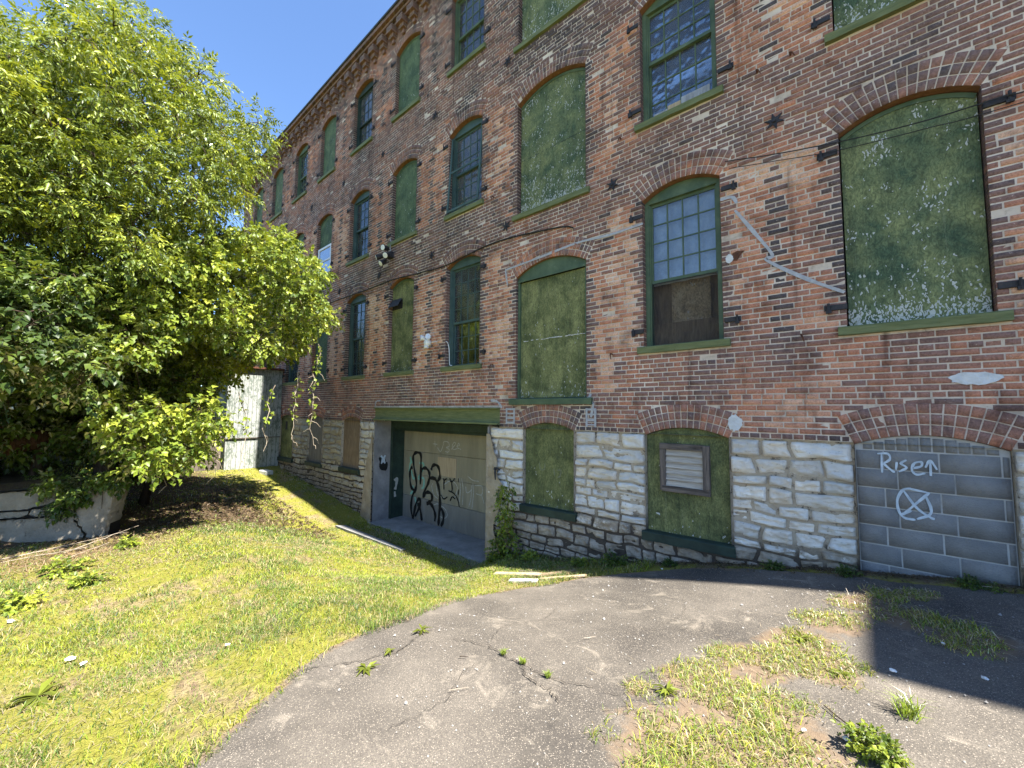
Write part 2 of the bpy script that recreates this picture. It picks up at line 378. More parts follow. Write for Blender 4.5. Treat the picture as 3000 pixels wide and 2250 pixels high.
    M['whitespray'] = mk_simple('white_chalk_spray', [(.3, (.30, .29, .25)), (.7, (.50, .49, .44))], 30, 4, .8, 0)
    M['bluespray'] = mk_simple('pale_blue_spray', [(.35, (.34, .39, .43)), (.7, (.54, .60, .64))], 14, 5, .8, 0)
    M['faint'] = mk_simple('faded_chalk', [(.35, (.13, .14, .08)), (.7, (.20, .21, .15))], 20, 5, .9, 0)
    M['mint'] = mk_simple('mint_spray', [(.3, (.16, .36, .28)), (.7, (.26, .50, .40))], 12, 4, .8, 0)
    M['caulk'] = mk_simple('grey_caulk', [(.3, (.30, .30, .31)), (.7, (.44, .44, .45))], 16, 5, .9, .01, 40)
    M['white'] = mk_simple('white_plastic', [(.3, (.66, .66, .63)), (.7, (.80, .80, .78))], 6, 3, .4, 0, 1, .45)
    M['whitepatch'] = mk_simple('white_mortar_patch', [(.3, (.46, .46, .44)), (.7, (.66, .66, .65))], 9, 6, .95, .012, 30)
    M['cable'] = mk_simple('black_cable', [(.3, (.012, .012, .012)), (.7, (.03, .03, .03))], 20, 3, .6, 0)
    M['bark'] = mk_simple('bark', [(.3, (.035, .026, .019)), (.6, (.085, .062, .045)), (.85, (.15, .115, .085))], 9, 6, .95, .03, 14, .1, (3, 3, .6))
    M['twig'] = mk_simple('pale_twig', [(.3, (.20, .155, .11)), (.7, (.42, .36, .28))], 12, 4, .9, 0)
    M['log'] = mk_simple('rotting_log', [(.3, (.045, .024, .014)), (.6, (.12, .062, .035)), (.85, (.19, .11, .065))], 5, 6, .95, .03, 20, .1, (4, 4, 1))
    M['leaf'] = mk_leaf('leaf', .42); M['vineleaf'] = mk_leaf('broad_leaf', .45); M['grass'] = mk_leaf('grass_blade', .3, .05)
    M['darkleaf'] = mk_leaf('far_leaf', .3)
    M['asphalt'] = mk_asphalt(); M['ground'] = mk_ground(); M['siding'] = mk_siding()
    M['crack'] = mk_simple('crack_fill', [(.3, (.03, .026, .022)), (.7, (.075, .063, .05))], 30, 3, .95, 0)
    M['scuff'] = mk_simple('crumbled_edge', [(.3, (.18, .17, .155)), (.7, (.36, .34, .31))], 40, 3, .95, 0)
    M['litter'] = mk_simple('white_scrap', [(.3, (.62, .61, .58)), (.7, (.80, .79, .77))], 12, 3, .7, .004)
    M['blue'] = mk_simple('blue_plastic', [(.3, (.03, .08, .12)), (.7, (.10, .20, .28))], 6, 4, .5, 0, 1, .4)
    M['tar'] = mk_simple('tar_edge', [(.3, (.010, .009, .009)), (.7, (.028, .024, .022))], 8, 4, .8, .004)
    M['screen'] = mk_screen()
    M['roof'] = mk_simple('tar_roof', [(.3, (.03, .03, .03)), (.7, (.06, .06, .06))], 3, 4, .9, .004)
materials()
GW = [(-60,-1.9),(-30,-1.95),(-16.5,-2.11),(-14.8,-2.34),(-12,-2.66),(-9.9,-2.95),(-5.6,-2.95),(-4.69,-2.62),(-3.1,-2.33),(-1.84,-2.05),(-.86,-1.84),(0,-1.68),(1.1,-1.54),(3,-1.45),(60,-1.4)]
GF = [(-60,-1.9),(-30,-1.9),(-16,-2.05),(-10,-2.2),(-6,-2.15),(-4,-2.02),(-2,-1.85),(0,-1.72),(3,-1.62),(60,-1.6)]
DATA = {"hinges":[[-0.092,3.041],[1.146,3.088],[-0.097,4.742],[-0.119,1.226],[1.143,1.23],[-1.172,1.224],[-1.211,3.01],[-1.238,4.738],[-2.446,6.266],[-2.431,4.731],[-1.198,4.685],[-2.453,3.038],[-5.836,8.302],[-5.756,6.23],[-7.004,6.259],[-7.014,8.29],[-2.421,1.221],[-9.332,9.725],[-9.319,8.271],[-8.13,9.738],[-8.1,8.318],[-6.997,8.268],[-9.305,6.248],[-8.121,6.282],[-7.014,3.048],[-9.285,3.065],[-9.374,4.732],[-7.022,1.235],[-9.363,1.233],[-8.134,4.71],[-7.067,4.736]],"stars":[[-0.627,3.712],[-2.856,3.705],[-7.556,3.693],[-12.153,3.754],[-9.868,3.713],[-7.468,7.236],[-9.784,7.227],[-12.061,7.221],[-5.166,3.675]],"hooks":[[-0.435,4.486],[-0.796,4.464],[-7.403,8.092],[-9.766,8.039],[-0.439,0.934],[-2.893,0.921],[-5.502,0.936],[-2.704,4.418],[-5.522,4.434]],"cable":[[-1.195,3.39],[-0.659,3.259],[-0.024,3.139],[0.577,3.061],[1.233,3.037],[1.325,3.022]],"cable2":[[-10.535,3.436],[-9.275,3.454],[-8.077,3.38],[-6.999,3.329],[-5.766,3.442],[-5.035,3.43],[-4.35,3.356],[-3.797,3.282]],"caulk":[[[-5.18,2.811],[-4.304,2.862],[-3.531,2.915],[-2.904,2.883],[-2.358,2.901]],[[-5.18,2.811],[-5.152,2.663],[-5.12,2.488]],[[-1.275,2.9],[-1.132,2.888],[-1.076,2.783]],[[-1.103,2.697],[-0.889,2.33],[-0.702,1.988],[-0.763,1.932],[-0.377,1.616],[-0.028,1.381]],[[-3.273,0.299],[-3.313,0.209],[-3.236,0.117],[-3.275,-0.087]],[[-9.864,0.051],[-9.804,0.22],[-9.6,0.255]],[[-5.538,0.212],[-5.348,0.182],[-5.235,0.059]]],"patch":[[0.905,0.357,0.3,0.09],[-1.177,-0.124,0.09,0.11],[-1.186,2.055,0.05,0.06],[-5.018,-0.068,0.12,0.16],[-3.276,-0.069,0.1,0.16]],"louver":[[-2.162,-0.443],[-1.492,-0.436],[-1.496,-1.117],[-2.169,-1.124]],"ironhook":[-5.282,-1.144],"osbsq":[[-8.261,-1.214],[-7.551,-1.194],[-7.569,-1.637],[-8.258,-1.67]],"joints":[[-9.768,-1.143],[-6.51,-1.116],[-9.814,-1.755],[-6.499,-1.737],[-9.81,-2.374],[-6.488,-2.341],[-9.793,-0.605],[-9.831,-2.978],[-6.476,-2.961]],"gblack":[[[-9.264,-2.975],[-9.37,-2.716],[-9.337,-2.377],[-9.183,-2.133],[-9.168,-1.937],[-9.277,-1.586],[-9.336,-1.31],[-9.27,-1.192],[-9.131,-1.154],[-8.99,-1.213],[-8.976,-1.557],[-8.982,-1.997]],[[-9.179,-2.23],[-9.397,-2.105],[-9.466,-1.832],[-9.441,-1.631],[-9.349,-1.565]],[[-8.972,-1.667],[-8.908,-1.578],[-8.775,-1.537],[-8.64,-1.605],[-8.592,-1.735],[-8.65,-1.929],[-8.795,-2.164],[-8.855,-2.335]],[[-8.533,-1.567],[-8.472,-1.454],[-8.346,-1.416],[-8.218,-1.483],[-8.17,-1.688],[-8.248,-1.828]],[[-8.633,-1.793],[-8.419,-1.768],[-8.268,-1.857],[-8.178,-2.08],[-8.146,-2.413],[-8.175,-2.78],[-8.19,-2.938]],[[-8.834,-2.305],[-8.75,-2.198],[-8.62,-2.154],[-8.488,-2.202],[-8.484,-2.334],[-8.61,-2.419],[-8.696,-2.446]],[[-8.695,-2.472],[-8.523,-2.446],[-8.391,-2.557],[-8.323,-2.702],[-8.338,-2.861]],[[-9.265,-2.948],[-9.185,-2.631],[-9.079,-2.422],[-8.965,-2.405],[-9.003,-2.602],[-9.175,-2.877]],[[-9.075,-2.504],[-8.954,-2.676],[-8.877,-2.932]],[[-8.191,-2.912],[-8.161,-2.571],[-8.082,-2.506],[-7.998,-2.621],[-8.012,-2.802],[-8.088,-2.931]]],"gthin":[[[-7.997,-2.004],[-8.004,-1.799],[-7.886,-1.708]],[[-8.026,-1.724],[-7.982,-1.848]],[[-7.788,-1.696],[-7.727,-1.766],[-7.683,-1.938],[-7.7,-2.016]],[[-7.595,-1.674],[-7.669,-1.759],[-7.766,-1.77]],[[-8.114,-2.15],[-7.99,-2.235],[-7.852,-2.164]],[[-7.752,-2.251],[-7.677,-2.139],[-7.562,-2.172]],[[-7.443,-1.657],[-7.441,-1.757]],[[-7.455,-1.933],[-7.451,-2.057]],[[-7.818,-2.006],[-7.603,-2.053],[-7.467,-2.183],[-7.406,-2.347]]],"gwhite":[[[-8.299,-0.96],[-8.17,-1.057],[-8.073,-0.892],[-8.036,-0.785]],[[-8.036,-0.785],[-7.874,-0.802],[-7.831,-0.903],[-7.95,-0.937],[-7.829,-0.981],[-7.866,-1.048],[-7.987,-1.044]],[[-7.75,-0.975],[-7.599,-0.838],[-7.639,-0.789],[-7.714,-0.87],[-7.672,-0.97],[-7.52,-0.934]],[[-7.559,-0.886],[-7.446,-0.854],[-7.485,-0.806],[-7.52,-0.909],[-7.387,-0.951]],[[-8.41,-0.792],[-8.384,-0.938]],[[-8.493,-0.878],[-8.301,-0.88]],[[-8.456,-1.906],[-8.496,-1.991],[-8.404,-2.19],[-8.233,-2.271]],[[-8.329,-1.917],[-8.237,-2.167],[-7.991,-2.209]],[[-8.001,-1.876],[-7.805,-1.775],[-7.611,-1.777],[-7.493,-1.913],[-7.6,-2.178]],[[-7.425,-1.655],[-7.381,-1.898],[-7.41,-2.224]],[[-7.35,-1.647],[-7.289,-1.886],[-7.297,-2.281]],[[-7.199,-1.826],[-7.16,-1.967],[-7.018,-1.899],[-6.986,-1.774]],[[-6.986,-1.774],[-7.014,-2.092],[-7.08,-2.295]],[[-6.952,-1.698],[-6.928,-1.983],[-6.973,-2.326]],[[-6.881,-1.761],[-6.642,-1.755],[-6.655,-1.945],[-6.842,-1.947]],[[-6.655,-1.945],[-6.567,-2.143]],[[-7.133,-1.573],[-6.953,-1.649],[-6.745,-1.649]],[[-8.395,-2.452],[-8.229,-2.4],[-7.942,-2.484],[-7.858,-2.622],[-7.974,-2.719],[-8.137,-2.696]]],"gmint":[[[-9.51,-1.723],[-9.472,-1.492],[-9.378,-1.427]],[[-9.416,-1.657],[-9.312,-1.87],[-9.219,-1.832]],[[-9.05,-1.426],[-8.868,-1.437],[-8.907,-1.605],[-9.079,-1.844],[-8.853,-1.818],[-8.845,-2.035],[-8.932,-2.101]],[[-9.303,-2.065],[-9.343,-2.238],[-9.436,-2.307]],[[-9.22,-2.36],[-9.143,-2.542],[-9.188,-2.576]],[[-9.48,-1.293],[-9.426,-1.431]]],"rise":[[[0.207,-0.618],[0.21,-0.419]],[[0.177,-0.421],[0.259,-0.415],[0.273,-0.473],[0.222,-0.521]],[[0.222,-0.521],[0.263,-0.568],[0.305,-0.608]],[[0.325,-0.497],[0.316,-0.578]],[[0.399,-0.469],[0.356,-0.509],[0.396,-0.548],[0.337,-0.597]],[[0.442,-0.551],[0.504,-0.524],[0.505,-0.481],[0.454,-0.5],[0.436,-0.573],[0.47,-0.612],[0.531,-0.591]],[[0.569,-0.615],[0.571,-0.462]],[[0.533,-0.535],[0.571,-0.462],[0.615,-0.548]],[[0.423,-0.758],[0.36,-0.781],[0.314,-0.887],[0.32,-1.001],[0.359,-1.065],[0.44,-1.072]],[[0.36,-0.781],[0.455,-0.95],[0.551,-1.031],[0.579,-1.04]],[[0.552,-0.783],[0.436,-0.926],[0.35,-1.038]],[[0.403,-0.761],[0.542,-0.785]],[[0.521,-0.815],[0.555,-0.934],[0.542,-1.005],[0.451,-1.063]],[[0.329,-1.042],[0.414,-0.985]]],"flood":[-9.265,4.13],"twin":[-7.581,1.616],"twincable":[[-7.467,1.592],[-7.174,1.58],[-6.956,1.557],[-6.874,1.375],[-6.847,1.039],[-6.771,1.006]],"vent":[[-9.189,3.03],[-8.782,3.004],[-8.77,2.758],[-9.262,2.775]]}
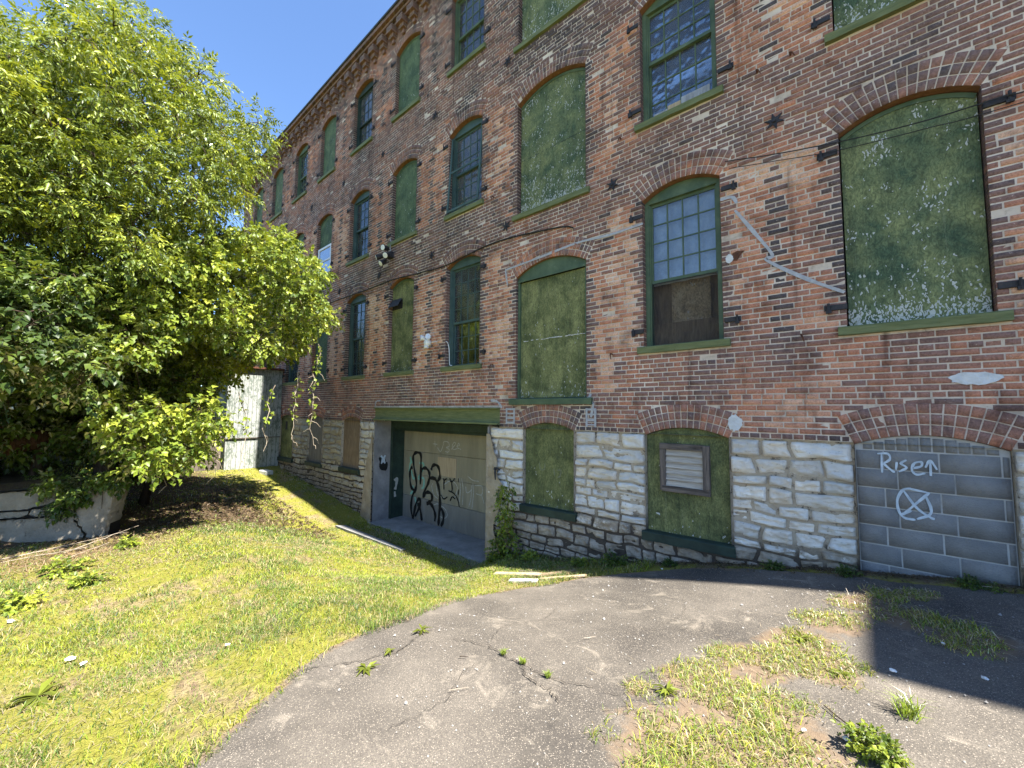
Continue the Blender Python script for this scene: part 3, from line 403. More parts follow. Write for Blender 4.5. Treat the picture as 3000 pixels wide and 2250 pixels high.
CL = {"tall":[[-11.97,-5.11,8.45,0.62],[-12.3,-5.7,6.35,0.64],[-12.04,-7.8,4.24,0.26],[-12.35,-7.94,4.66,0.44],[-11.17,-7.51,5.33,0.24],[-11.55,-6.66,3.02,0.48],[-11.18,-7.21,3.82,0.36],[-12.02,-5.08,6.53,0.32],[-11.84,-5.74,7.94,0.49],[-11.54,-6.15,6.05,0.48],[-11.19,-4.03,4.6,0.3],[-11.03,-6.95,3.92,0.3],[-11.47,-5.6,3.04,0.25],[-12.21,-7.48,4.58,0.26],[-11.06,-7.66,3.18,0.4],[-11.66,-4.68,5.15,0.42],[-12.34,-5.4,5.96,0.64],[-11.52,-5.93,4.11,0.47],[-12.02,-3.83,7.93,0.62],[-11.64,-6.37,3.94,0.6],[-12.1,-6.96,5.2,0.33],[-11.42,-6.41,2.72,0.25],[-11.04,-7.02,4.32,0.57],[-11.7,-5.44,6.83,0.31],[-11.88,-6.49,4.53,0.49],[-11.99,-6.44,5.55,0.49],[-11.68,-7.54,3.61,0.25],[-11.32,-7.24,5.91,0.41],[-11.92,-7.66,4.96,0.43],[-11.16,-7.66,2.31,0.4],[-11.62,-5.33,7.57,0.25],[-11.79,-7.06,5.35,0.25],[-11.8,-6.7,6.03,0.25],[-11.58,-5.82,7.2,0.37],[-12.24,-3.3,5.28,0.5],[-11.39,-7.23,2.99,0.37],[-11.67,-5.59,3.65,0.42],[-12.0,-7.96,5.23,0.49],[-11.27,-6.88,3.47,0.4],[-11.12,-2.85,6.88,0.24],[-11.69,-5.02,3.12,0.61],[-12.23,-3.57,6.76,0.64],[-11.64,-4.88,3.77,0.6],[-11.13,-4.41,5.81,0.4],[-12.22,-6.23,2.63,0.26],[-11.8,-4.61,8.07,0.42],[-11.09,-7.28,2.25,0.3],[-12.13,-6.61,5.18,0.63],[-11.89,-6.27,6.84,0.62],[-11.85,-7.87,2.77,0.25],[-11.54,-5.83,2.62,0.25],[-11.13,-4.62,3.25,0.58],[-11.29,-5.4,2.67,0.24],[-12.22,-7.06,2.37,0.39],[-11.78,-7.3,5.34,0.61],[-11.7,-5.15,5.46,0.25],[-11.84,-5.4,4.24,0.38],[-12.09,-7.61,2.65,0.43],[-12.0,-5.79,6.91,0.39],[-11.9,-6.98,6.02,0.62],[-11.07,-3.34,5.33,0.57],[-12.13,-4.28,4.05,0.5],[-11.18,-4.77,4.32,0.24],[-11.42,-5.1,4.34,0.31],[-11.8,-4.89,7.07,0.42],[-11.34,-6.71,2.35,0.59],[-11.2,-2.93,6.13,0.3],[-11.05,-6.26,4.53,0.3],[-11.42,-3.28,6.59,0.59],[-11.91,-5.69,4.84,0.38],[-11.47,-6.48,6.21,0.25],[-11.71,-7.06,3.21,0.48],[-11.95,-6.78,5.52,0.62],[-11.38,-7.59,4.36,0.31],[-12.19,-8.06,4.9,0.33],[-11.43,-7.84,3.75,0.47],[-11.89,-6.11,3.83,0.43],[-11.21,-4.24,6.53,0.36],[-11.7,-5.99,4.73,0.61],[-11.54,-6.52,2.22,0.41],[-11.77,-5.12,7.41,0.32],[-11.98,-6.71,3.59,0.39],[-12.38,-7.55,3.46,0.33],[-11.4,-3.69,5.41,0.25],[-11.6,-6.48,5.75,0.6],[-11.08,-5.12,4.66,0.36],[-11.07,-6.13,5.34,0.24],[-12.33,-7.28,2.85,0.27],[-11.5,-5.79,5.42,0.31],[-11.25,-7.23,3.43,0.36],[-11.95,-6.57,6.88,0.62],[-11.64,-7.19,5.68,0.38],[-11.88,-5.87,3.5,0.32],[-12.08,-7.3,5.05,0.39],[-11.91,-6.97,2.74,0.62],[-11.67,-5.23,3.75,0.38],[-12.3,-7.07,6.63,0.44],[-12.05,-3.78,4.35,0.63],[-11.23,-4.43,4.31,0.36],[-11.9,-4.63,5.78,0.43],[-12.28,-7.59,5.52,0.51],[-11.34,-7.44,3.88,0.37],[-11.72,-6.81,4.73,0.25],[-11.21,-7.7,5.19,0.46],[-11.34,-5.42,4.54,0.47],[-10.01,-4.24,4.85,0.36],[-10.09,-5.36,2.79,0.33],[-10.86,-7.1,2.3,0.56],[-10.64,-5.6,4.91,0.34],[-10.15,-6.68,2.06,0.27],[-10.68,-7.59,4.1,0.23],[-10.83,-7.54,3.2,0.45],[-10.25,-6.99,3.06,0.33],[-10.7,-6.05,5.01,0.29],[-10.14,-7.13,4.24,0.53],[-9.98,-3.02,5.63,0.21],[-9.98,-6.28,4.11,0.27],[-10.33,-7.18,2.82,0.28],[-10.52,-4.96,7.43,0.55],[-10.57,-5.65,3.64,0.55],[-10.91,-6.28,6.33,0.39],[-9.72,-7.48,2.65,0.31],[-9.72,-6.02,5.39,0.4],[-9.89,-5.07,4.59,0.35],[-10.92,-4.72,7.47,0.35],[-10.3,-3.93,4.23,0.28],[-10.19,-7.44,4.83,0.22],[-9.93,-4.4,3.62,0.27],[-10.79,-7.03,4.41,0.23],[-10.28,-6.77,2.98,0.42],[-9.79,-6.54,3.59,0.4],[-10.82,-5.8,6.7,0.56],[-10.14,-3.31,6.3,0.22],[-10.93,-4.27,6.79,0.24],[-9.78,-4.77,4.38,0.32],[-9.78,-7.53,3.38,0.32],[-10.24,-3.7,4.73,0.37],[-10.16,-4.98,4.09,0.42],[-10.77,-7.69,3.28,0.44],[-9.69,-6.6,4.97,0.21],[-10.06,-5.39,6.93,0.32],[-10.59,-5.58,3.11,0.44],[-9.81,-3.81,5.48,0.51],[-9.85,-6.3,4.58,0.51],[-10.63,-7.26,3.27,0.34],[-10.96,-7.33,5.12,0.57],[-10.16,-5.12,3.53,0.27],[-10.63,-6.41,3.08,0.38],[-10.88,-5.5,6.38,0.35],[-10.0,-6.59,2.41,0.22],[-9.87,-6.76,3.94,0.21],[-10.37,-7.41,2.27,0.37],[-10.64,-6.11,3.44,0.29],[-10.79,-7.5,2.8,0.29],[-9.9,-5.49,5.15,0.51],[-9.71,-5.44,2.29,0.5],[-10.31,-5.74,2.5,0.33],[-10.13,-5.16,5.23,0.33],[-10.06,-6.36,3.6,0.36],[-10.24,-6.43,5.47,0.37],[-10.35,-4.3,5.67,0.43],[-10.37,-7.04,5.03,0.33],[-10.73,-6.88,3.8,0.29],[-10.26,-6.72,5.6,0.53],[-11.02,-7.34,2.13,0.39],[-10.79,-6.42,2.3,0.44],[-10.34,-4.9,5.76,0.28],[-10.84,-5.64,7.44,0.35],[-10.3,-7.41,3.61,0.37],[-10.95,-7.1,5.8,0.39],[-9.9,-7.51,2.09,0.51],[-10.37,-5.77,5.52,0.54],[-10.9,-7.41,4.6,0.39],[-9.78,-6.23,2.4,0.51],[-10.65,-6.63,3.31,0.34],[-10.37,-6.09,3.94,0.33],[-10.26,-7.29,3.88,0.53],[-10.86,-5.2,4.6,0.35],[-9.82,-4.82,3.52,0.51],[-10.56,-7.19,3.71,0.55],[-9.89,-5.89,2.86,0.35],[-9.69,-5.89,3.44,0.26],[-9.75,-7.54,4.48,0.21],[-10.41,-7.23,2.38,0.34],[-10.6,-7.77,4.12,0.28],[-10.73,-4.55,3.45,0.35],[-10.05,-6.99,4.5,0.52],[-10.99,-6.38,5.5,0.45],[-10.55,-4.57,6.94,0.55],[-10.43,-6.54,4.53,0.28],[-10.14,-5.8,5.86,0.53],[-9.78,-4.34,4.11,0.51],[-10.09,-7.43,4.4,0.33],[-10.34,-6.87,2.39,0.28],[-9.8,-5.51,6.28,0.35],[-11.0,-3.99,7.52,0.57],[-10.31,-6.16,2.93,0.37],[-10.74,-5.22,6.2,0.29],[-10.12,-7.7,4.25,0.36],[-10.04,-3.6,5.24,0.32],[-10.82,-3.98,6.48,0.35],[-9.71,-6.04,5.0,0.5],[-10.82,-5.28,5.07,0.39],[-10.62,-5.33,3.37,0.23],[-10.36,-7.31,5.24,0.28],[-9.97,-5.8,3.95,0.36],[-10.32,-5.79,4.99,0.43],[-9.73,-2.99,6.08,0.21],[-10.31,-6.83,4.94,0.28],[-9.77,-5.44,3.78,0.21],[-10.35,-4.56,5.86,0.43],[-10.92,-6.94,2.08,0.45],[-10.0,-6.02,2.55,0.21],[-8.94,-4.33,4.17,0.46],[-8.53,-4.33,3.6,0.28],[-9.64,-3.39,5.62,0.5],[-9.58,-5.33,3.11,0.26],[-8.62,-5.99,4.01,0.45],[-9.24,-6.3,4.67,0.2],[-9.63,-4.98,6.66,0.21],[-9.28,-5.58,5.73,0.25],[-9.0,-6.89,3.07,0.24],[-9.02,-5.95,5.59,0.24],[-9.27,-7.03,2.5,0.48],[-8.84,-6.47,3.2,0.19],[-9.51,-6.55,4.2,0.39],[-8.84,-6.63,4.84,0.36],[-9.61,-5.97,5.56,0.26],[-8.56,-5.76,3.34,0.44],[-9.47,-6.19,3.56,0.49],[-9.18,-6.2,2.55,0.25],[-8.99,-3.72,4.72,0.37],[-8.83,-6.79,3.48,0.46],[-9.23,-7.0,2.2,0.3],[-9.62,-6.28,4.14,0.4],[-9.25,-6.69,2.25,0.38],[-8.53,-7.14,1.79,0.28],[-9.25,-7.41,3.42,0.25],[-9.37,-5.93,2.07,0.39],[-8.72,-7.29,2.21,0.23],[-9.64,-5.12,2.45,0.4],[-9.36,-6.64,2.81,0.39],[-8.77,-5.67,2.72,0.24],[-8.97,-7.41,4.11,0.24],[-9.6,-7.28,2.37,0.21],[-9.06,-4.82,3.36,0.32],[-8.36,-5.65,1.84,0.18],[-9.08,-7.16,3.96,0.24],[-8.72,-5.79,2.97,0.31],[-8.72,-6.83,4.38,0.36],[-8.4,-5.59,3.75,0.23],[-8.73,-4.79,3.95,0.45],[-9.34,-5.45,6.48,0.49],[-9.14,-6.79,4.13,0.29],[-9.39,-5.49,3.84,0.39],[-8.97,-6.24,5.28,0.47],[-9.63,-7.15,3.17,0.31],[-9.26,-4.51,4.95,0.3],[-8.94,-6.31,2.06,0.29],[-9.18,-6.69,3.15,0.25],[-8.79,-6.0,3.14,0.28],[-8.7,-6.84,1.73,0.28],[-9.24,-5.03,5.38,0.38],[-9.0,-6.56,1.89,0.32],[-9.03,-6.39,2.58,0.47],[-9.22,-6.45,5.09,0.25],[-8.52,-5.21,3.98,0.31],[-9.36,-7.02,4.23,0.25],[-9.05,-7.17,3.62,0.47],[-8.3,-5.5,4.71,0.22],[-8.33,-5.04,2.43,0.34],[-8.58,-7.31,2.84,0.18],[-8.98,-5.31,4.64,0.37],[-8.81,-6.51,3.53,0.28],[-8.7,-6.95,3.44,0.23],[-9.22,-4.48,5.81,0.33],[-9.17,-3.93,5.39,0.3],[-9.05,-5.64,4.76,0.24],[-8.5,-6.81,4.6,0.3],[-9.35,-6.83,2.46,0.2],[-9.2,-5.55,2.46,0.2],[-9.09,-4.97,4.93,0.2],[-8.86,-4.14,4.57,0.46],[-9.17,-6.48,2.27,0.3],[-8.84,-5.78,6.0,0.24],[-9.54,-5.91,4.13,0.5],[-9.56,-7.29,4.64,0.34],[-8.79,-4.65,5.06,0.19],[-8.52,-6.54,4.25,0.44],[-8.62,-7.4,3.46,0.31],[-8.37,-7.13,2.4,0.34],[-8.54,-7.31,2.52,0.28],[-9.18,-4.83,5.76,0.25],[-9.63,-6.38,1.85,0.35],[-9.0,-5.45,3.32,0.32],[-9.58,-7.31,3.15,0.39],[-9.18,-6.3,2.97,0.48],[-9.01,-7.08,1.77,0.37],[-8.42,-5.73,5.41,0.23],[-9.64,-5.26,6.36,0.4],[-9.48,-3.72,4.44,0.31],[-9.66,-6.0,2.93,0.35],[-9.05,-5.17,5.66,0.19],[-9.6,-7.45,2.06,0.31],[-9.34,-7.16,3.37,0.3],[-8.42,-7.21,3.56,0.35],[-8.84,-7.01,4.62,0.19],[-8.55,-5.09,2.86,0.31],[-9.6,-4.24,6.57,0.4],[-9.38,-3.24,6.07,0.34],[-8.92,-6.78,2.7,0.32],[-9.47,-5.52,4.66,0.31],[-9.35,-6.74,1.79,0.3],[-8.6,-4.89,4.29,0.18],[-8.66,-6.17,4.14,0.23],[-8.42,-5.1,3.66,0.3],[-9.29,-5.77,4.44,0.3],[-8.45,-6.13,1.67,0.18],[-8.94,-4.32,5.38,0.29],[-9.04,-6.96,2.74,0.37]],"vine":[[-11.38,-4.18,1.69,0.58],[-11.56,-4.74,2.74,0.59],[-11.37,-1.61,2.23,0.4],[-12.85,-1.68,1.84,0.27],[-11.06,-1.67,2.9,0.39],[-11.23,-3.14,3.57,0.45],[-10.95,-2.01,4.31,0.29],[-11.63,-3.66,3.2,0.24],[-11.15,-1.69,3.81,0.57],[-12.74,-3.77,-0.24,0.51],[-12.9,-4.42,0.42,0.52],[-11.73,-3.99,2.86,0.31],[-12.8,-3.7,1.29,0.27],[-11.17,-2.74,2.37,0.35],[-11.76,-3.05,2.08,0.37],[-12.77,-3.23,1.63,0.27],[-11.38,-2.69,1.66,0.46],[-11.07,-2.45,3.01,0.23],[-10.79,-3.12,4.04,0.28],[-11.13,-4.25,2.11,0.56],[-11.19,-4.25,3.15,0.24],[-11.2,-3.88,3.83,0.45],[-12.28,-4.38,-0.24,0.49],[-10.92,-2.69,3.41,0.38],[-11.1,-1.17,2.51,0.56],[-11.65,-3.05,2.99,0.24],[-12.75,-4.29,1.27,0.33],[-11.05,-3.59,2.1,0.39],[-11.66,-3.0,1.32,0.47],[-11.03,-4.14,0.61,0.35],[-11.37,-4.3,-0.66,0.58],[-10.92,-3.54,3.86,0.29],[-10.86,-4.6,2.25,0.28],[-11.54,-4.84,2.16,0.4],[-12.06,-4.72,1.07,0.25],[-11.53,-2.47,4.2,0.3],[-11.76,-3.34,0.8,0.25],[-11.07,-3.92,2.31,0.35],[-11.16,-3.84,1.75,0.23],[-10.46,-3.12,3.03,0.22],[-10.11,-1.91,2.22,0.51],[-9.9,-4.69,1.55,0.4],[-10.01,-4.36,3.02,0.4],[-11.5,-4.31,-0.52,0.58],[-9.89,-3.23,1.86,0.4],[-11.02,-3.9,-0.09,0.44],[-10.04,-3.08,3.74,0.21],[-10.35,-4.82,1.25,0.53],[-10.43,-1.85,2.82,0.27],[-11.6,-4.75,0.34,0.59],[-10.09,-4.34,2.09,0.21],[-11.17,-3.74,1.44,0.39],[-10.75,-3.52,3.01,0.38],[-9.93,-2.93,3.27,0.26],[-10.24,-2.21,3.76,0.21],[-9.91,-4.81,2.06,0.21],[-10.53,-4.02,2.55,0.42],[-12.84,-4.08,1.26,0.4],[-12.99,-2.94,1.4,0.66],[-12.37,-4.31,0.61,0.39],[-10.42,-3.55,1.76,0.33],[-12.01,-2.59,1.41,0.32],[-10.55,-3.42,2.39,0.33],[-11.4,-3.55,0.29,0.3],[-11.21,-4.44,0.02,0.39],[-10.02,-4.48,2.6,0.4],[-10.17,-2.87,2.48,0.32],[-10.42,-3.49,3.46,0.22],[-9.81,-4.07,1.71,0.31],[-13.07,-4.48,1.07,0.53],[-11.78,-3.58,0.87,0.47],[-10.62,-1.93,1.7,0.33],[-10.73,-2.18,3.13,0.23],[-11.82,-3.97,0.76,0.25],[-10.3,-4.95,1.74,0.36],[-12.57,-1.8,1.63,0.33],[-10.51,-1.74,3.41,0.42],[-9.78,-4.36,1.46,0.31],[-10.55,-4.73,2.63,0.28],[-9.88,-2.69,3.85,0.35],[-9.26,-3.31,3.16,0.19],[-9.4,-3.66,2.41,0.3],[-9.6,-4.61,1.41,0.25],[-12.6,-3.25,1.52,0.4],[-12.84,-3.31,0.25,0.34],[-9.46,-3.78,3.45,0.25],[-9.18,-3.55,1.5,0.29],[-9.66,-2.49,1.94,0.2],[-9.07,-3.02,2.8,0.19],[-8.82,-2.84,3.19,0.28],[-12.47,-3.7,1.25,0.5],[-12.54,-4.29,-0.45,0.64],[-12.3,-3.93,-0.31,0.26],[-9.02,-4.49,1.61,0.36],[-11.2,-3.51,0.81,0.57],[-13.07,-3.96,0.48,0.27],[-12.24,-4.41,1.2,0.26],[-8.82,-4.97,1.14,0.45],[-9.49,-4.64,2.09,0.33],[-9.13,-4.4,2.67,0.37],[-8.71,-4.89,2.23,0.44],[-9.27,-3.68,2.92,0.19],[-9.62,-2.84,2.48,0.25],[-8.99,-4.9,1.64,0.28],[-8.76,-3.67,1.85,0.18],[-9.31,-2.2,3.09,0.47],[-11.09,-1.92,1.68,0.39],[-8.96,-3.95,1.83,0.28],[-9.07,-2.41,2.44,0.46],[-9.14,-4.12,3.04,0.32],[-9.6,-4.09,1.66,0.3],[-12.12,-4.67,0.65,0.42],[-9.34,-3.0,1.41,0.33],[-12.82,-2.56,1.48,0.4],[-12.84,-3.56,0.71,0.45],[-9.1,-3.45,3.52,0.19],[-9.69,-5.01,2.05,0.34],[-11.06,-3.76,-0.28,0.35],[-8.88,-4.09,2.58,0.36],[-9.06,-4.6,-0.77,0.39],[-9.19,-4.72,-0.56,0.28],[-9.13,-4.4,-0.28,0.27],[-9.67,-3.99,-0.46,0.33],[-8.86,-4.93,-0.09,0.39],[-9.36,-4.25,-0.76,0.32],[-9.01,-4.1,-0.72,0.27],[-9.06,-4.23,-0.14,0.16],[-8.76,-3.85,-0.24,0.24],[-8.73,-4.56,0.0,0.16],[-9.64,-4.87,-0.5,0.17],[-8.81,-4.03,-0.03,0.26],[-9.73,-4.38,-0.6,0.22],[-9.67,-4.63,-0.03,0.29]],"low":[[-12.48,-6.08,1.61,0.62],[-12.9,-7.57,1.34,0.48],[-11.93,-7.36,2.03,0.69],[-13.17,-5.38,2.78,0.59],[-12.98,-5.82,0.85,0.49],[-11.92,-7.58,-0.18,0.54],[-12.08,-5.45,1.27,0.6],[-13.07,-7.87,1.85,0.59],[-11.97,-4.95,0.07,0.69],[-12.85,-6.57,1.32,0.93],[-11.99,-6.43,-0.07,0.6],[-12.47,-4.47,0.16,0.37],[-12.02,-7.12,-0.09,0.69],[-11.84,-4.98,2.64,0.36],[-12.22,-6.78,2.08,0.7],[-13.07,-7.95,0.97,0.65],[-12.85,-6.14,-0.59,0.93],[-12.64,-5.73,1.88,0.73],[-12.03,-5.33,1.89,0.36],[-12.23,-7.64,0.36,0.7],[-12.44,-7.12,1.03,0.56],[-12.28,-7.58,0.8,0.46],[-12.8,-6.11,2.44,0.38],[-12.13,-4.89,-0.5,0.55],[-11.87,-7.21,0.55,0.86],[-11.81,-6.57,-0.54,0.86],[-12.9,-6.08,0.46,0.39],[-12.72,-4.97,1.52,0.64],[-13.06,-7.24,2.08,0.49],[-11.85,-6.94,0.41,0.36],[-12.1,-7.46,-0.6,0.61],[-13.14,-4.76,2.2,0.59],[-12.13,-5.12,0.85,0.55],[-12.35,-6.9,-0.58,0.71],[-12.62,-7.25,-0.57,0.92],[-12.83,-4.61,1.0,0.93],[-12.49,-7.47,0.07,0.62],[-13.01,-6.19,1.02,0.39],[-12.98,-6.83,-0.11,0.94],[-12.36,-5.33,-0.62,0.46],[-13.17,-5.45,0.63,0.59],[-10.72,-7.04,1.31,0.48],[-11.52,-7.51,0.25,0.35],[-10.79,-6.84,-0.55,0.32],[-11.4,-5.46,0.37,0.43],[-11.3,-6.27,2.09,0.42],[-11.47,-7.14,1.96,0.83],[-10.55,-7.53,0.94,0.32],[-10.8,-5.08,0.8,0.78],[-11.1,-5.72,2.01,0.42],[-11.12,-7.41,1.66,0.56],[-11.64,-4.75,-0.18,0.67],[-10.52,-7.25,1.14,0.76],[-10.44,-5.51,1.11,0.39],[-11.48,-5.41,-0.17,0.52],[-10.91,-5.1,1.89,0.63],[-11.34,-5.87,-0.48,0.34],[-11.23,-6.66,1.01,0.65],[-11.63,-7.53,-0.6,0.84],[-11.13,-5.89,1.01,0.81],[-11.19,-6.16,0.56,0.64],[-11.08,-7.08,-0.06,0.33],[-11.15,-6.29,1.51,0.33],[-11.02,-7.42,-0.18,0.5],[-10.45,-6.21,-0.07,0.31],[-11.8,-6.68,1.56,0.53],[-10.62,-5.11,-0.49,0.48],[-10.79,-7.24,0.67,0.4],[-10.68,-6.94,0.39,0.48],[-11.08,-6.66,-0.16,0.8],[-11.59,-6.38,1.05,0.58],[-10.65,-6.68,1.89,0.4],[-11.12,-5.85,0.44,0.56],[-10.65,-7.59,1.59,0.4],[-11.1,-5.06,0.27,0.33],[-11.57,-4.9,1.45,0.67],[-10.76,-4.76,0.53,0.54],[-10.51,-7.15,-0.52,0.6],[-11.69,-7.7,0.59,0.85],[-9.32,-6.97,0.17,0.24],[-9.34,-6.33,1.79,0.33],[-9.53,-5.84,0.51,0.25],[-9.38,-6.62,1.17,0.48],[-9.28,-6.66,0.22,0.24],[-9.6,-6.69,1.73,0.49],[-9.28,-5.98,1.07,0.29],[-9.01,-6.69,0.65,0.46],[-9.53,-7.03,1.19,0.25],[-9.12,-6.87,1.76,0.46],[-9.12,-5.84,1.94,0.24],[-9.26,-5.46,1.08,0.24],[-9.68,-5.51,0.55,0.2],[-9.48,-6.29,1.05,0.33],[-9.21,-6.09,0.5,0.19],[-9.49,-5.58,1.72,0.33],[-9.07,-6.05,1.68,0.24],[-9.0,-7.01,0.81,0.24],[-9.27,-6.44,1.39,0.19],[-9.13,-6.8,1.36,0.32],[-8.92,-6.46,0.72,0.23],[-8.89,-5.72,1.23,0.31],[-9.22,-7.11,1.59,0.32],[-9.62,-6.55,2.03,0.49],[-9.13,-6.9,0.54,0.32],[-8.98,-6.15,1.32,0.36],[-9.69,-5.72,0.9,0.2],[-9.04,-6.78,1.0,0.28],[-8.83,-6.92,0.3,0.23],[-8.24,-6.16,0.86,0.42],[-8.41,-6.83,1.39,0.18],[-8.1,-6.45,0.62,0.41],[-8.22,-6.53,1.55,0.29],[-8.51,-7.01,1.66,0.18],[-8.64,-6.75,0.97,0.23],[-8.79,-5.82,0.38,0.23],[-8.16,-5.85,0.91,0.26],[-8.84,-6.99,0.67,0.31],[-8.72,-6.12,1.71,0.35],[-8.79,-6.42,1.43,0.45],[-8.22,-6.97,1.28,0.29],[-8.83,-6.71,0.54,0.23],[-8.71,-5.68,1.57,0.27],[-8.06,-6.47,0.99,0.17],[-8.08,-5.41,0.65,0.28],[-8.13,-6.06,1.22,0.28],[-8.19,-5.52,0.32,0.26],[-8.0,-6.88,0.93,0.17],[-8.18,-6.78,1.73,0.33],[-8.1,-6.64,1.2,0.26],[-8.35,-6.64,0.2,0.22],[-8.53,-5.89,1.8,0.34],[-8.36,-6.01,0.61,0.18],[-8.35,-5.68,0.66,0.34]]}
# ------------------------------------------------------------------ the brick factory
BX0, BX1 = -22.4, 7.91
FAC = empty('brick_factory', (-7, 0, -2))
tag(FAC, 'long three storey red brick factory with whitewashed stone basement and boarded green windows', 'building')
FAC.location = (0, 0, 0)
ROWZ = {1: (.984, 3.254), 2: (4.503, 6.42), 3: (8.036, 9.90)}
CZ = {1: (.236, 2.585), 2: (3.833, 6.123), 3: (7.36, 9.72)}
BAY = {'K': (2.28, 3.37), 'A': (-.014, 1.076), 'B': (-2.372, -1.282), 'C': (-4.90, -3.363), 'D': (-6.994, -5.904), 'E': (-9.34, -8.25),
       'F': (-11.64, -10.55), 'G': (-13.96, -12.87), 'H': (-16.19, -15.10), 'I': (-18.54, -17.45), 'J': (-20.84, -19.75)}
OPS = {}
for b, (xl, xr) in BAY.items():
    for r in (1, 2, 3):
        zb, zs = (CZ if b == 'C' else ROWZ)[r]
        OPS[b+str(r)] = dict(xl=xl, xr=xr, zb=zb, zs=zs, rise=.22 if b == 'C' else .17, rings=3 if r < 3 else 2)
ZF = -.31                                   # top of the stone basement
BASE = {'k1': (-4.69, -3.60, -1.70, .11), 'k2': (-2.372, -1.25, -1.72, .10), 'k3': (-.01, 1.10, -3.4, .10),
        'f': (-11.66, -10.60, -1.68, .10), 'g': (-14.02, -12.93, -1.72, .10), 'h': (-16.50, -15.25, -1.77, .10)}
for k, (xl, xr, zb, ri) in BASE.items():
    OPS[k] = dict(xl=xl, xr=xr, zb=zb, zs=-.33, rise=ri+.02, rings=3, base=True)
GX0, GX1, BEAMX1 = -9.84, -5.60, -5.30
def arc(o):
    w = (o['xr']-o['xl'])/2; s = o['rise']; R = (w*w+s*s)/(2*s); xc = (o['xl']+o['xr'])/2; zc = o['zs']+s-R
    return xc, zc, R, math.asin(w/R)
def arcpts(o, n=14, dr=0.0):
    xc, zc, R, ph = arc(o)
    return [(xc+(R+dr)*math.sin(a), zc+(R+dr)*math.cos(a)) for a in np.linspace(-ph, ph, n)]
RING = .112
def blocked(z):
    out = []
    for k, o in OPS.items():
        xl, xr = o['xl'], o['xr']; xc, zc, R, ph = arc(o)
        if o['zb']-.09 < z < o['zs'] + .0:
            e = .08 if (z < o['zb'] and not o.get('base')) else 0
            if z < o['zb'] and o.get('base'): continue
            out.append((xl-e, xr+e, e == 0))
        elif z >= o['zs']:
            Ro = R+RING*o['rings']+.006; ze = zc+Ro*math.cos(ph)
            if z < ze: h = (z-zc)*math.tan(ph)+.006
            elif z < zc+Ro: h = math.sqrt(max(Ro*Ro-(z-zc)**2, 0))
            else: continue
            out.append((xc-h, xc+h, False))
    if ZF < z < .075: out.append((GX0, BEAMX1, False))
    return sorted(out)
PAL_T = [0, .16, .36, .55, .72, .87, 1.0]
PAL = np.array([(.050, .042, .043), (.088, .061, .056), (.128, .077, .065), (.185, .094, .068), (.285, .128, .078), (.36, .21, .14), (.42, .31, .23)])
def tint_of(x, z, jitter):
    x = np.asarray(x); z = np.asarray(z)
    t = .42 + .30*(fbm(x*.55, z*.55, 0, 3)-.5)*2 + .30*(fbm(x*1.9, z*1.3, 0, 9)-.5)*2 + jitter - .15*np.clip((fbm(x*2.3, z*3.1, 0, 19)-.60)*6, 0, 1)
    for b, (xl, xr) in BAY.items():                     # paler brick that old shutters kept clean, sooty brick at the jambs
        for r in (1, 2, 3):
            zb, zs = (CZ if b == 'C' else ROWZ)[r]; k = (.32, .25, .05)[r-1]
            d = np.maximum(xl-x, x-xr)
            inz = (z > zb+.05) & (z < zs+.05)
            t = t + np.where(inz & (d > .14) & (d < .56), k, 0) - np.where(inz & (d >= .56) & (d < .66), .20, 0)
            t = t - np.where(inz & (d > 0) & (d <= .14), .16, 0)
            t = t - np.where((z < zb-.02) & (z > zb-.95) & (x > xl-.1) & (x < xr+.1), .20*vnoise(x*3.5, z*.5, 0, 31)*(1-(zb-z)/1.0), 0)
    band = np.exp(-((z-3.85)/.42)**2)*.17 + np.exp(-((z-7.1)/.55)**2)*.12 + (z > 9.6)*.10 + np.exp(-((z-.55)/.2)**2)*.0
    t = t - band + np.clip((2.2-z)/1.5, 0, 1)*np.clip((x+6)/2, 0, 1)*.14 + np.where((x < -8) & (z < 4), .07, 0)  # last term paints light bounced off the grass into the low left bricks
    t = t - np.where(z < ZF+.07, .32, 0)
    c = np.stack([np.interp(np.clip(t, 0, .9), PAL_T, PAL[:, k]) for k in range(3)], -1)
    return c
